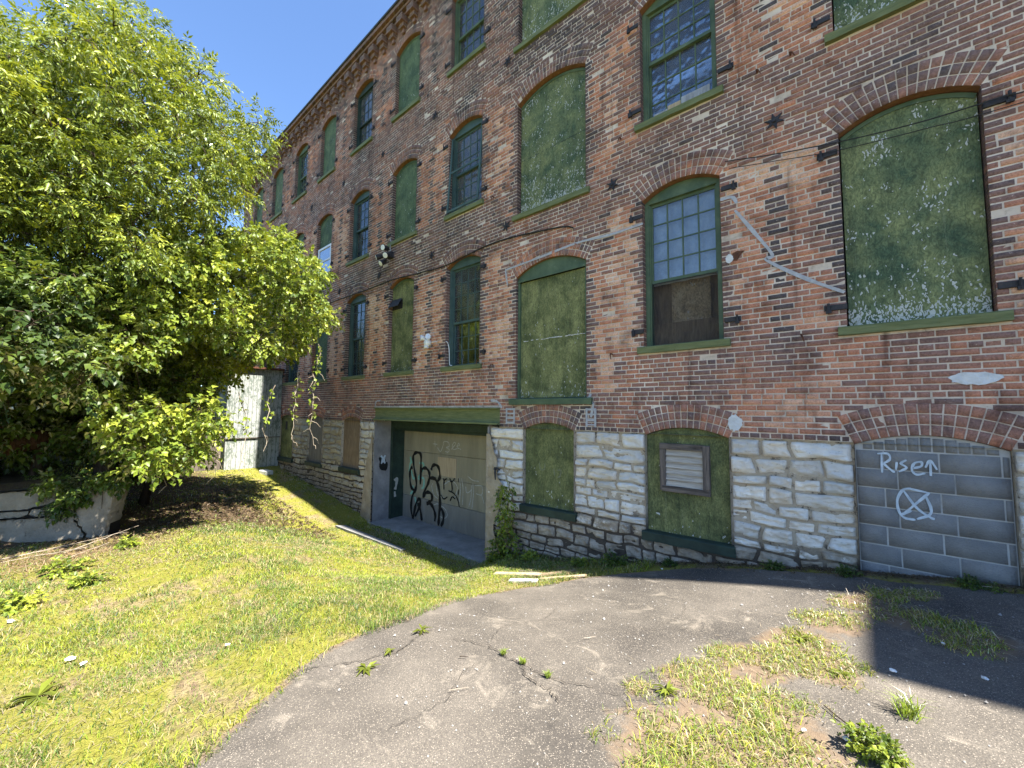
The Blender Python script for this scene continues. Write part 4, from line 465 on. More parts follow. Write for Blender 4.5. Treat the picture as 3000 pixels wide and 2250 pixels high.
def brick_mesh(Q, tint, front=-.008, back=.004, inset=.006, jit=.0035, side=None, depth=.12):
    """Q (n,4,2) corners counter-clockwise seen from the front; side (n,) 0 none, 1 left jamb, 2 right jamb, 3 soffit"""
    n = len(Q); Q = np.asarray(Q, dtype=np.float64)
    nx = np.roll(Q, -1, 1)-Q; pv = np.roll(Q, 1, 1)-Q
    un = nx/np.linalg.norm(nx, axis=2, keepdims=True); up = pv/np.linalg.norm(pv, axis=2, keepdims=True)
    I = Q + inset*(un+up) + rng.normal(0, .0012, Q.shape)
    yf = front + rng.normal(0, jit, (n, 1)) + rng.normal(0, .0012, (n, 4))
    yo = np.full((n, 4), back)
    V = np.zeros((n, 8, 3)); V[:, :4, 0] = I[:, :, 0]; V[:, :4, 2] = I[:, :, 1]; V[:, :4, 1] = yf
    V[:, 4:, 0] = Q[:, :, 0]; V[:, 4:, 2] = Q[:, :, 1]; V[:, 4:, 1] = yo
    f = np.array([[0, 1, 2, 3], [4, 5, 1, 0], [5, 6, 2, 1], [6, 7, 3, 2], [7, 4, 0, 3]])
    F = (np.arange(n)[:, None, None]*8 + f[None]).reshape(-1, 4)
    V = V.reshape(-1, 3); C = np.repeat(tint, 8, axis=0)
    if side is not None:
        for s, (a, b) in ((1, (0, 3)), (2, (1, 2)), (3, (0, 1))):
            ids = np.nonzero(side == s)[0]
            if not len(ids): continue
            q0, q1 = Q[ids][:, a], Q[ids][:, b]; m = len(ids)
            W = np.zeros((m, 4, 3)); W[:, 0, 0] = q0[:, 0]; W[:, 0, 2] = q0[:, 1]; W[:, 1, 0] = q1[:, 0]; W[:, 1, 2] = q1[:, 1]
            W[:, 2] = W[:, 1]; W[:, 3] = W[:, 0]; W[:, :2, 1] = front*.4; W[:, 2:, 1] = depth
            F = np.concatenate([F, len(V) + np.arange(m*4).reshape(-1, 4)]); V = np.concatenate([V, W.reshape(-1, 3)])
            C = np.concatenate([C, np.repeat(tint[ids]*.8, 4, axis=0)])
    return V, F, C
def build_bricks():
    Q = []; S = []; cen = []
    PITCH, CRS, J = .213, .069, .0098
    ncrs = int((10.72-ZF)/CRS)
    for i in range(ncrs):
        z0 = ZF+i*CRS; zm = z0+CRS/2; bl = blocked(zm)
        free = []; x = BX0; lj = False
        for a, b, jam in bl:
            if a > x: free.append((x, a, lj, jam))
            if b > x: x = b; lj = jam
        free.append((x, BX1, lj, False))
        pitch = PITCH*.53 if i % 7 == 0 else PITCH
        off = (i*.5*pitch) % pitch + (0.03*math.sin(i*1.7))
        for a, b, l, r in free:
            if b-a < .03: continue
            k = math.floor((a-off)/pitch); cuts = [a]
            while True:
                k += 1; c = off+k*pitch+random.uniform(-.006, .006)
                if c >= b-.045: break
                if c > a+.045: cuts.append(c)
            cuts.append(b)
            for m in range(len(cuts)-1):
                u0 = cuts[m]+(J/2 if m > 0 or not l else 0); u1 = cuts[m+1]-(J/2 if m < len(cuts)-2 or not r else 0)
                dz = random.uniform(-.0015, .0015)
                zz0 = z0+J/2+dz; zz1 = z0+CRS-J/2+dz
                Q.append([(u0, zz0), (u1, zz0), (u1, zz1), (u0, zz1)])
                S.append(1 if (m == 0 and l) else 2 if (m == len(cuts)-2 and r) else 0); cen.append(((u0+u1)/2, zm))
    # arches: rings of rowlock headers
    AQ = []; AS = []; acen = []
    for k, o in OPS.items():
        xc, zc, R, ph = arc(o); n = max(9, int(2*ph*(R+.05)/.068))
        if o.get('base'): n = int(n*.92)
        for rg in range(o['rings']):
            r0 = R+rg*RING+(.0 if rg == 0 else J*.35); r1 = R+(rg+1)*RING-J*.35
            for j in range(n):
                a0 = -ph+2*ph*j/n; a1 = -ph+2*ph*(j+1)/n; g = J*.33/R
                a0 += g+random.uniform(-.0012, .0012); a1 -= g
                AQ.append([(xc+r0*math.sin(a0), zc+r0*math.cos(a0)), (xc+r0*math.sin(a1), zc+r0*math.cos(a1)), (xc+r1*math.sin(a1), zc+r1*math.cos(a1)), (xc+r1*math.sin(a0), zc+r1*math.cos(a0))])
                AS.append(3 if rg == 0 else 0); acen.append((xc+r1*math.sin(a0), zc+r1*math.cos(a0)))
    cen = np.array(cen); acen = np.array(acen)
    jit = rng.normal(0, .072, len(cen)); jit = np.where(rng.random(len(cen)) < .04, jit-.25, jit)
    tn = tint_of(cen[:, 0], cen[:, 1], jit)
    ta = tint_of(acen[:, 0], acen[:, 1], rng.normal(-.02, .10, len(acen)))*.95 + .05*np.array([.2, .13, .1])
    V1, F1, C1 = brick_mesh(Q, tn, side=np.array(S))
    V2, F2, C2 = brick_mesh(AQ, ta, front=-.010, side=None)
    V = np.concatenate([V1, V2]); F = np.concatenate([F1, F2+len(V1)]); C = np.concatenate([C1, C2])
    npmesh('brick_wall', V, F, M['brick'], FAC, C)
    # arch soffits: paler sheltered brick
    for k, o in OPS.items():
        if o.get('base'): continue
        p = arcpts(o, 22); mb = MB()
        for (x0, z0), (x1, z1) in zip(p[:-1], p[1:]):
            mb.add([(x0, -.004, z0), (x1, -.004, z1), (x1, .16, z1), (x0, .16, z0)], [(0, 1, 2, 3)])
        mb.build('arch_soffit', M['soffit'], FAC)
build_bricks()
def build_mortar():
    mb = MB(); e = .006
    holes = [(o['xl']-e, o['xr']+e, o['zb'] if not o.get('base') else ZF-1, o['zs']+o['rise']) for o in OPS.values()]
    holes.append((GX0, BEAMX1, ZF-1, .07))
    xs = sorted({BX0, BX1, *[h[0] for h in holes], *[h[1] for h in holes]}); zs = sorted({ZF, 10.9, *[h[2] for h in holes if h[2] > ZF], *[h[3] for h in holes if h[3] > ZF]})
    for i in range(len(xs)-1):
        for j in range(len(zs)-1):
            xm, zm = (xs[i]+xs[i+1])/2, (zs[j]+zs[j+1])/2
            if any(h[0] < xm < h[1] and h[2] < zm < h[3] for h in holes): continue
            mb.add([(xs[i], 0, zs[j]), (xs[i+1], 0, zs[j]), (xs[i+1], 0, zs[j+1]), (xs[i], 0, zs[j+1])], [(0, 1, 2, 3)])
    for o in OPS.values():
        p = arcpts(o, 16, .003); zt = o['zs']+o['rise']
        for (x0, z0), (x1, z1) in zip(p[:-1], p[1:]):
            mb.add([(x0, 0, z0), (x1, 0, z1), (x1, 0, zt), (x0, 0, zt)], [(0, 1, 2, 3)])
        zb = max(o['zb'], ZF) if o.get('base') else o['zb']-.1
        for x in (o['xl']-e, o['xr']+e):
            mb.add([(x, 0, zb), (x, .24, zb), (x, .24, o['zs']+.02), (x, 0, o['zs']+.02)], [(0, 1, 2, 3)])
        for (x0, z0), (x1, z1) in zip(p[:-1], p[1:]):
            mb.add([(x0, 0, z0), (x1, 0, z1), (x1, .24, z1), (x0, .24, z0)], [(0, 1, 2, 3)])
    mb.build('mortar_bed', M['mortar'], FAC)
    # shell: inner skin with the openings, end wall, rear wall, floors
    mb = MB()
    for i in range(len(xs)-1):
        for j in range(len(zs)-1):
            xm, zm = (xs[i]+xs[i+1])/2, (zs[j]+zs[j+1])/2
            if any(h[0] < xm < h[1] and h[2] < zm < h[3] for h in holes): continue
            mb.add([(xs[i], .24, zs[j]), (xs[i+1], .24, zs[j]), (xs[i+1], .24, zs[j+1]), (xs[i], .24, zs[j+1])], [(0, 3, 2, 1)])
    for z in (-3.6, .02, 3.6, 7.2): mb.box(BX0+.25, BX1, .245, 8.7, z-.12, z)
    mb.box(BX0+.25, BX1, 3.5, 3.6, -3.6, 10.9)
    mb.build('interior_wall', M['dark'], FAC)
    mb = MB(); mb.box(BX0, BX0+.24, .004, 9, -3.6, 10.94); mb.box(BX0+.24, BX1, 8.76, 9, -3.6, 10.94)
    mb.build('rear_wall', M['texbrick'], FAC)
    mb = MB(); mb.box(BX0-.1, BX1, -.30, 9.05, 10.965, 11.03)
    mb.build('roof', M['roof'], FAC)
build_mortar()
def build_cornice():
    mb = MB()
    mb.box(BX0, BX1, -.10, .0, 10.70, 10.77); mb.box(BX0, BX1, -.19, .0, 10.772, 10.85); mb.box(BX0, BX1, -.27, .0, 10.852, 10.96)
    mb.build('cornice', M['texbrick'], FAC)
    first = None; x = BX0+.2; i = 0
    while x < 4.0 and i < 54+2:
        if first is None:
            m = MB(); m.box(0, .27, -.20, .0, .235, .42); m.box(.03, .24, -.125, .0, .12, .233); m.box(.08, .19, -.065, .0, .0, .118)
            first = m.build('corbel', M['texbrick'], FAC, loc=(x, -.004, 10.28)); o = first
        else:
            o = first.copy(); COL.objects.link(o); o.location = (x, -.004, 10.28)
        x += .485; i += 1
build_cornice()
# ---- stone basement
def build_stones():
    SEG = [dict(V=[], F=[], C=[], W=[], b=0) for _ in range(3)]
    ob = [(o['xl'], o['xr'], o['zb']-.12) for k, o in OPS.items() if o.get('base')] + [(GX0-.02, GX1+.02, -4)]
    def ground(x): return float(np.interp(x, *zip(*GW)))
    nu, nv = 21, 13
    u = np.linspace(-1, 1, nu); v = np.linspace(-1, 1, nv)
    U, Vv = np.meshgrid(u, v); edge = (1-np.abs(U)**12)*(1-np.abs(Vv)**8)
    z = ZF-.004; ci = 0
    while z > -3.25:
        h = random.choice((.13, .17, .2, .23, .27, .19)) if z > -1.55 else random.choice((.09, .12, .15, .19)); z0 = z-h
        zm = (z+z0)/2
        bl = sorted([(a, b) for a, b, zb in ob if zm > zb]); x = BX0; free = []
        for a, b in bl:
            if a > x: free.append((x, a))
            x = max(x, b)
        free.append((x, 4.0))
        for a, b in free:
            x = a
            while x < b-.02:
                L = random.choice((.2, .26, .33, .4, .5, .3))*random.uniform(.8, 1.2)*(1.0+.25*(h > .22))
                if b-(x+L) < .2: L = b-x
                x1 = min(x+L, b)
                if z > ground((x+x1)/2)-.25:
                    parts = [(z0, z)]
                    if h > .23 and random.random() < .35: m = z0+h*random.uniform(.35, .6); parts = [(z0, m), (m, z)]
                    for (za, zb2) in parts:
                        g = random.uniform(.006, .014)
                        hw = (x1-x)/2-g; hh = (zb2-za)/2-g; xc = (x+x1)/2; zc = (za+zb2)/2
                        X = xc+hw*U; Z = zc+hh*Vv
                        fade = np.minimum.reduce([np.clip(np.minimum(np.abs(X-a2), np.abs(X-b2))/.22, 0, 1) for a2, b2, _ in ob])
                        fz = np.clip((ZF-Z)/.2, 0, 1)
                        X = X + .09*(fbm(X*2.6, Z*2.6, 1.5, 41, 2)-.5)*2*fade
                        Z = Z + .085*(fbm(X*1.9, Z*2.8, 7.5, 43, 2)-.5)*2*fz*fade
                        rel = random.uniform(.03, .065)
                        sd = random.uniform(0, 90)
                        tilt = random.uniform(-.018, .018)*U + random.uniform(-.018, .018)*Vv
                        nz = fbm(X*7, Z*10, sd, 51, 4)-.5; nz2 = np.abs(fbm(X*5, Z*15, sd, 58, 3)-.5)*1.4
                        Y = .05 - edge*.02 - edge*(rel+.10*nz-.09*nz2+tilt) - .0
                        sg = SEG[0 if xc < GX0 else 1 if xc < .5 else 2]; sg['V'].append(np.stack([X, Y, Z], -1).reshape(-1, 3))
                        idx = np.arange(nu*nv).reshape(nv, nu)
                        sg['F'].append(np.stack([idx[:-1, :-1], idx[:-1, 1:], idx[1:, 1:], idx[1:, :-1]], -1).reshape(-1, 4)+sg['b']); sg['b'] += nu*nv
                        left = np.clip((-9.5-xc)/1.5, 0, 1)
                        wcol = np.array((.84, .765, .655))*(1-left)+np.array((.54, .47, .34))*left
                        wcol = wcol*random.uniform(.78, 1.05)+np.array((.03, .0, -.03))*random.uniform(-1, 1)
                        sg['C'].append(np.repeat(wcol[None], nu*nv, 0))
                        g0 = ground(xc)
                        pl = float(np.interp(xc, (-16, -10, -5.6, -4.6, -1.2, 1), (-1.9, -2.4, -2.3, -1.8, -1.7, -1.5)))
                        low = np.clip((zc-pl+.15)/.35, 0, 1)
                        pw = (.20+.52*low)*(1-.22*left)+random.uniform(-.06, .06)
                        sg['W'].append((pw-.42*(1-np.clip(edge*1.25, 0, 1))).ravel())
                x = x1
        z = z0
    for sg in SEG: npmesh('stone_foundation', np.concatenate(sg['V']), np.concatenate(sg['F']), M['stone'], FAC, np.concatenate(sg['C']), smooth=False, vals={'paint': np.concatenate(sg['W'])})
    mb = MB()
    hs = [(a, b, zb+.12) for a, b, zb in ob]
    xs = sorted({BX0, BX1, *[h[0] for h in hs], *[h[1] for h in hs]}); zs = sorted({-3.6, ZF, *[h[2] for h in hs if h[2] > -3.6]})
    for i in range(len(xs)-1):
        for j in range(len(zs)-1):
            xm, zm = (xs[i]+xs[i+1])/2, (zs[j]+zs[j+1])/2
            if any(h[0] < xm < h[1] and zm > h[2] for h in hs): continue
            mb.add([(xs[i], .03, zs[j]), (xs[i+1], .03, zs[j]), (xs[i+1], .03, zs[j+1]), (xs[i], .03, zs[j+1])], [(0, 1, 2, 3)])
    for a, b, zb in hs:
        for x in (a, b):
            mb.add([(x, -.02, zb), (x, .3, zb), (x, .3, ZF+.05), (x, -.02, ZF+.05)], [(0, 1, 2, 3)])
    mb.add([(BX0, -.002, ZF), (BX1, -.002, ZF), (BX1, .05, ZF), (BX0, .05, ZF)], [(0, 1, 2, 3)])
    mb.build('foundation_mortar', M['joint'], FAC)
build_stones()

# ---- openings
def sub(name, mb, mat, parent, label=None, smooth=False):
    o = mb.build(name, mat, parent, smooth)
    if label: o['label'] = label
    return o
def archpoly(o, zlow, inset=0.0, n=14):
    p = arcpts(o, n, -inset)
    p = [(min(max(x, o['xl']+inset), o['xr']-inset), z) for x, z in p]
    return [(o['xl']+inset, zlow), (o['xr']-inset, zlow)] + p[::-1]
def sill(o, parent, mat='green_sill', ext=.085, h=.10, out=.065, dz=(0, 0)):
    mb = MB(); xl, xr, zb = o['xl']-ext, o['xr']+ext, o['zb']
    n = 9; vs = []
    for i in range(n+1):
        x = xl+(xr-xl)*i/n; d = dz[0]+(dz[1]-dz[0])*i/n
        r = lambda s: random.uniform(-s, s)
        vs += [(x, -out+r(.004), zb-h+d+r(.005)), (x, -out-.004+r(.004), zb-.012+d), (x, -out+.012, zb+d), (x, .13, zb+.016+d), (x, .13, zb-h+d)]
    fs = [(0, 1, 2, 3, 4), tuple(n*5+k for k in (4, 3, 2, 1, 0))]
    for i in range(n):
        for k in range(5): fs.append((i*5+k, (i+1)*5+k, (i+1)*5+(k+1) % 5, i*5+(k+1) % 5))
    mb.add(vs, fs); return sub('sill', mb, M[mat], parent)
def boarded(k, mat, label=None, y=.10, frame=False, dark=False):
    o = OPS[k]; w = empty('boarded_window', parent=FAC)
    if label: w['label'] = label
    if frame:
        mb = MB(); xl, xr = o['xl'], o['xr']
        mb.prism(archpoly(o, o['zs']-.05), .05, .10)
        mb.box(xl, xl+.05, .05, .12, o['zb'], o['zs']-.05); mb.box(xr-.05, xr, .05, .12, o['zb'], o['zs']-.05)
        mb.box(xl+.002, xr-.002, .035, .049, o['zs']-.09, o['zs']-.045)
        sub('frame', mb, M['green'], w)
        mb = MB(); mb.box(xl+.052, xr-.052, y, y+.02, o['zb']+.02, o['zs']-.092); mb.v and sub('board', mb, M[mat], w)
        zz = o['zb']+(o['zs']-o['zb'])*.47
        mb = MB(); n = 24
        for i in range(n):
            if random.random() < .25: continue
            x0 = xl+.06+(xr-xl-.12)*i/n; x1 = x0+(xr-xl-.12)/n*.9; q = random.uniform(-.006, .006)
            mb.box(x0, x1, y-.003, y-.001, zz+q-.004, zz+q+random.uniform(.003, .012))
        sub('board_seam', mb, M['whitepatch'], w)
    else:
        mb = MB(); mb.prism(archpoly(o, o['zb'], .012), y, y+.02); sub('board', mb, M[mat], w)
        mb = MB(); p = arcpts(o, 14, -.012); q = arcpts(o, 14, -.06)
        for i in range(13):
            a, b = p[i], p[i+1]; c, d = q[i+1], q[i]
            mb.add([(a[0], y-.012, a[1]), (b[0], y-.012, b[1]), (c[0], y-.012, c[1]), (d[0], y-.012, d[1]), (d[0], y, d[1]), (c[0], y, c[1])], [(0, 3, 2, 1), (3, 4, 5, 2)])
        sub('frame', mb, M['green'], w)
    return w
def sash(mb, x0, x1, z0, z1, y, cols, rows, st=.042, mu=.017, d=.034, skip=()):
    mb.box(x0, x0+st, y, y+d, z0, z1); mb.box(x1-st, x1, y, y+d, z0, z1)
    mb.box(x0+st, x1-st, y, y+d, z0, z0+st*1.2); mb.box(x0+st, x1-st, y, y+d, z1-st, z1)
    for i in range(1, cols):
        x = x0+st+(x1-x0-2*st)*i/cols; mb.box(x-mu/2, x+mu/2, y+.004, y+d-.004, z0+st*1.2, z1-st)
    for j in range(1, rows):
        z = z0+st*1.2+(z1-z0-2.2*st)*j/rows; mb.box(x0+st, x1-st, y+.006, y+d-.006, z-mu/2, z+mu/2)
def glazing(o, w, zmid, up, lo, y=.15, paint='green', glass='glass', lowglass=None, inset=.06):
    xl, xr, zb, zs = o['xl'], o['xr'], o['zb'], o['zs']
    mb = MB()
    mb.box(xl, xl+inset, y-.05, y+.12, zb, zs-.03); mb.box(xr-inset, xr, y-.05, y+.12, zb, zs-.03)
    mb.prism(archpoly(o, zs-.03, .002), y-.05, y+.03)
    mb.box(xl+inset, xl+inset+.02, y-.03, y+.02, zb, zs-.03); mb.box(xr-inset-.02, xr-inset, y-.03, y+.02, zb, zs-.03)
    sub('frame', mb, M[paint], w)
    a, b = xl+inset, xr-inset
    if up:
        mb = MB(); sash(mb, a, b, zmid-.02, zs-.03, y+.002, *up); sub('sash', mb, M[paint], w)
        mb = MB(); mb.box(a+.03, b-.03, y+.017, y+.020, zmid, zs-.05); sub('pane', mb, M[glass], w)
    if lo:
        mb = MB(); sash(mb, a, b, zb+.01, zmid+.025, y+.042, *lo); sub('sash', mb, M[paint], w)
        mb = MB(); mb.box(a+.03, b-.03, y+.057, y+.060, zb+.03, zmid); sub('pane', mb, M[lowglass or glass], w)
def sheet(name, w, x0, x1, z0, z1, y, mat, amp=.03, fx=9, seed=0):
    nx, nz = 34, 18; X, Z = np.meshgrid(np.linspace(x0, x1, nx), np.linspace(z0, z1, nz))
    Y = y + amp*(fbm(X*fx*.5+seed, Z*1.6, 0, 71)-.5)*2 + amp*.5*np.sin(X*fx*3+2*vnoise(X*3, Z*2, 0, 5))
    idx = np.arange(nx*nz).reshape(nz, nx)
    F = np.stack([idx[:-1, :-1], idx[:-1, 1:], idx[1:, 1:], idx[1:, :-1]], -1).reshape(-1, 4)
    return npmesh(name, np.stack([X, Y, Z], -1).reshape(-1, 3), F, M[mat], w, smooth=True)
BOARD = {'A1': 'board_heavy', 'A2': 'board_heavy', 'A3': 'board_heavy', 'K1': 'board_heavy', 'K2': 'board_heavy', 'K3': 'board_mid', 'C2': 'board_heavy', 'C3': 'board_heavy', 'E2': 'board_mid', 'E3': 'board_mid',
         'G1': 'board_mid', 'G3': 'board_mid', 'I1': 'board_mid', 'I2': 'board_mid', 'I3': 'board_mid', 'J1': 'board_mid', 'J2': 'board_mid', 'J3': 'board_mid', 'H2': 'board_mid'}
for k, m in BOARD.items():
    w = boarded(k, m); sill(OPS[k], w)
OPW = OPS['C2']
mb = MB()
for i in range(30):
    if random.random() < .2: continue
    x0 = OPW['xl']+.02+i*(OPW['xr']-OPW['xl']-.04)/30; mb.box(x0, x0+.045, .095, .098, 4.98+random.uniform(-.003, .003), 4.988)
sub('board_seam', mb, M['green_dark'], [o for o in FAC.children if o.name.startswith('boarded_window')][[k for k in BOARD].index('C2')])
w = boarded('C1', 'board_olive', 'tall olive boarded doorway opening with a green transom rail above', y=.09, frame=True); sill(OPS['C1'], w, 'green', .12, .11)
w = boarded('E1', 'board_olive', 'narrow olive board with a dark flap vent near its top'); sill(OPS['E1'], w)
mb = MB(); mb.box(-9.315, -8.86, .092, .097, 2.66, 2.9); sub('vent_hole', mb, M['dark'], w)
mb = MB(); mb.add([(-9.315, .066, 2.92), (-8.86, .066, 2.92), (-8.86, -.05, 2.70), (-9.315, -.05, 2.70), (-9.315, .066, 2.93), (-8.86, .066, 2.93), (-8.86, -.056, 2.71), (-9.315, -.056, 2.71)], [(3, 2, 1, 0), (4, 5, 6, 7), (0, 1, 5, 4), (2, 3, 7, 6), (1, 2, 6, 5), (3, 0, 4, 7)])
sub('vent_flap', mb, M['iron'], w)
def win(k, label=None):
    w = empty('window', parent=FAC)
    if label: w['label'] = label
    return w, OPS[k]
# B1: raised sash over a screened opening with strand board behind
w, o = win('B1', 'window with raised many paned sash above a screened hole backed by strand board'); sill(o, w)
glazing(o, w, 1.99, (4, 4), None)
sheet('plastic_curtain', w, o['xl']+.07, o['xr']-.07, 1.96, 3.28, .24, 'plastic', .02)
mb = MB(); mb.box(-2.05, -1.50, .30, .315, 1.30, 1.98); sub('backing_board', mb, M['osb'], w)
mb = MB(); mb.box(-2.36, -1.29, .27, .285, .99, 1.36); sub('plywood', mb, M['plybrown'], w)
mb = MB(); mb.box(-2.36, -1.29, .37, .38, 1.30, 2.0); sub('backing_panel', mb, M['plybrown'], w)
mb = MB(); mb.box(o['xl']+.085, o['xr']-.085, .13, .1315, .99, 1.97); sub('screen', mb, M['screen'], w)
# D1: planks behind the lower panes
w, o = win('D1', 'blue green window with pale planks behind its lower panes'); sill(o, w)
glazing(o, w, 1.98, (4, 4), (4, 3), paint='teal', lowglass='glass_clear')
for i, x in enumerate((-6.62, -6.40, -6.19)):
    mb = MB(); mb.box(x, x+.195, .27, .29, 1.0, 1.98); sub('plank', mb, M['plank_pale'], w)
# F1, H1
for k in ('F1', 'H1'):
    w, o = win(k); sill(o, w); glazing(o, w, (o['zb']+o['zs'])/2, (4, 4), (4, 3), paint='teal')
# second row
w, o = win('B2', 'upper window with dark blue panes and blocked lowest row'); sill(o, w); glazing(o, w, 5.56, (4, 3), (4, 3), glass='glass')
sheet('curtain', w, o['xl']+.07, o['xr']-.07, 4.52, 6.4, .34, 'drape_dark', .008, 9, 3)
mb = MB(); mb.box(-2.24, -2.03, .195, .20, 4.55, 4.72); mb.box(-1.82, -1.42, .195, .20, 4.55, 4.80); sub('blanking_panel', mb, M['drape'], w)
mb = MB(); mb.box(-2.025, -1.83, .195, .20, 4.55, 4.76); sub('plywood', mb, M['plank_pale'], w)
w, o = win('D2', 'window with a loose storm frame leaning out of it'); sill(o, w); glazing(o, w, 5.5, (4, 3), (4, 3), paint='teal', glass='glass_dirty')
sheet('curtain', w, o['xl']+.07, o['xr']-.07, 4.5, 6.4, .30, 'drape', .04, 8, 8)
mb = MB()
def lean(z): return .045-.13*max(0, (6.2-z)/1.7)
for xa, xb in ((o['xl']+.03, o['xl']+.075), (o['xr']-.075, o['xr']-.03)):
    zs_ = [4.52, 5.0, 5.6, 6.38]
    for z0, z1 in zip(zs_[:-1], zs_[1:]):
        mb.add([(xa, lean(z0), z0), (xb, lean(z0), z0), (xb, lean(z1), z1), (xa, lean(z1), z1), (xa, lean(z0)+.025, z0), (xb, lean(z0)+.025, z0), (xb, lean(z1)+.025, z1), (xa, lean(z1)+.025, z1)],
               [(0, 1, 2, 3), (5, 4, 7, 6), (1, 5, 6, 2), (4, 0, 3, 7)])
mb.box(o['xl']+.076, o['xr']-.076, lean(4.52), lean(4.52)+.025, 4.52, 4.57); mb.box(o['xl']+.076, o['xr']-.076, lean(5.5), lean(5.5)+.022, 5.48, 5.52)
sub('storm_frame', mb, M['teal'], w)
w, o = win('F2'); sill(o, w); glazing(o, w, 5.5, (4, 3), (4, 3), paint='teal')
sheet('curtain', w, o['xl']+.07, o['xr']-.07, 5.4, 6.4, .30, 'plastic', .03, 8, 18)
w = boarded('G2', 'board_mid', 'half boarded opening with a small white framed window in its lower part'); o = OPS['G2']; sill(o, w)
mb = MB(); sash(mb, -13.9, -12.93, 4.52, 5.50, .02, 1, 2, .07, .05, .05); sub('white_frame', mb, M['white'], w)
mb = MB(); mb.box(-13.84, -12.99, .045, .05, 4.58, 5.45); sub('pane', mb, M['glass_clear'], w)
# third row
for k, cur in (('B3', 0), ('D3', 1), ('F3', 2), ('H3', 3)):
    w, o = win(k); sill(o, w); glazing(o, w, 8.92, (4, 3), (4, 3), paint='green' if k != 'F3' else 'green_dark', glass='glass_dirty' if k == 'F3' else 'glass')
    if k == 'F3': sheet('curtain', w, o['xl']+.07, o['xr']-.07, 8.05, 8.9, .30, 'drape', .03, 8, 5)
    else: sheet('curtain', w, o['xl']+.07, o['xl']+.62, 8.1, 9.8, .33, 'drape', .04, 8, cur)
# ---- basement openings
def basewin(k, mat, label, sillmat=None, dz=(0, 0), y=.05):
    o = OPS[k]; w = empty('boarded_window', parent=FAC); w['label'] = label
    mb = MB(); mb.prism(archpoly(o, o['zb']-.1, .008), y, y+.03); sub('board', mb, M[mat], w)
    if sillmat: sill(o, w, sillmat, .05, .13, .06, dz)
    return w
w = basewin('k1', 'board_base', 'dark olive basement board beside the climbing weed', 'green_dark', (-.0, .02))
K1W = w
w = basewin('k2', 'board_base', 'dark olive basement board with a weathered wooden louver', 'green_dark', (.0, .02))
mb = MB(); L = DATA['louver']; x0, z0, x1, z1 = -2.165, -1.12, -1.495, -.44; t = .085
mb.box(x0, x1-.085, -.012, .046, z1-t, z1, .006); sub('louver_frame', mb, M['wood_grey'], w)
mb = MB(); mb.box(x0+.03, x1, -.014, .046, z0, z0+t, .006); sub('louver_frame', mb, M['wood_grey'], w)
mb = MB(); mb.box(x0, x0+t, -.008, .045, z0+.01, z1-t-.002, .006); sub('louver_frame', mb, M['wood_greyv'], w)
mb = MB(); mb.box(x1-t, x1, -.018, .045, z0+t+.002, z1-.006, .006); sub('louver_frame', mb, M['wood_greyv'], w)
mb = MB()
n = 6
for i in range(n):
    a = z0+t+(z1-z0-2*t)*i/n; b = z0+t+(z1-z0-2*t)*(i+1)/n
    mb.add([(x0+t, .004, a), (x1-t, .004, a), (x1-t, .034, b), (x0+t, .034, b), (x0+t, .03, a), (x1-t, .03, a)], [(0, 1, 2, 3), (4, 5, 1, 0)])
sub('louver_slats', mb, M['louver'], w)
basewin('f', 'plybrown', 'brown plywood basement panel left of the garage door', 'green_dark')
basewin('g', 'ply', 'grey plywood basement panel between the brown one and the shed', 'green_dark')
w = basewin('h', 'board_olive', 'olive basement board beside the white shed', 'green_dark')
mb = MB(); mb.box(-16.1, -15.93, .040, .049, -.75, -.45); sub('vent_hole', mb, M['iron'], w)
# ---- cinder block infill
w = empty('block_infill', parent=FAC); w['label'] = 'grey cinder block infill under a brick arch'
mb = MB(); o = OPS['k3']; mb.prism(archpoly(o, -2.0, .004), .035, .12); sub('infill_mortar', mb, M['blockmortar'], w)
Q = []
zt = -.385; r = 0
xl, xr = o['xl']+.012, o['xr']-.012
x = xl+.06
while x < xr-.1:                              # small cut pieces under the arch
    xc, zc, R, ph = arc(o); top = min(math.sqrt(R*R-(x+.04-xc)**2)+zc, math.sqrt(R*R-(x-xc)**2)+zc, math.sqrt(R*R-(x+.08-xc)**2)+zc)-.022
    if top-zt > .03: Q.append([(x, zt+.008), (x+.078, zt+.008), (x+.078, top), (x, top)])
    x += .089
z = zt
while z > -1.95:
    a = xl-(0 if r % 2 else .18)+.0
    st = [a+.408*i+(.0 if r % 2 == 0 else .33-.408) for i in range(-1, 6)]
    for s in st:
        u0, u1 = max(s, xl), min(s+.398, xr)
        if u1-u0 > .018: Q.append([(u0, z-.195), (u1, z-.195), (u1, z-.004), (u0, z-.004)])
    z -= .2; r += 1
V_, F_, C_ = brick_mesh(Q, np.ones((len(Q), 3)), front=.025, back=.04, inset=.004, jit=.0015)
npmesh('infill_blocks', V_, F_, M['block'], w, C_)
INFILL = w
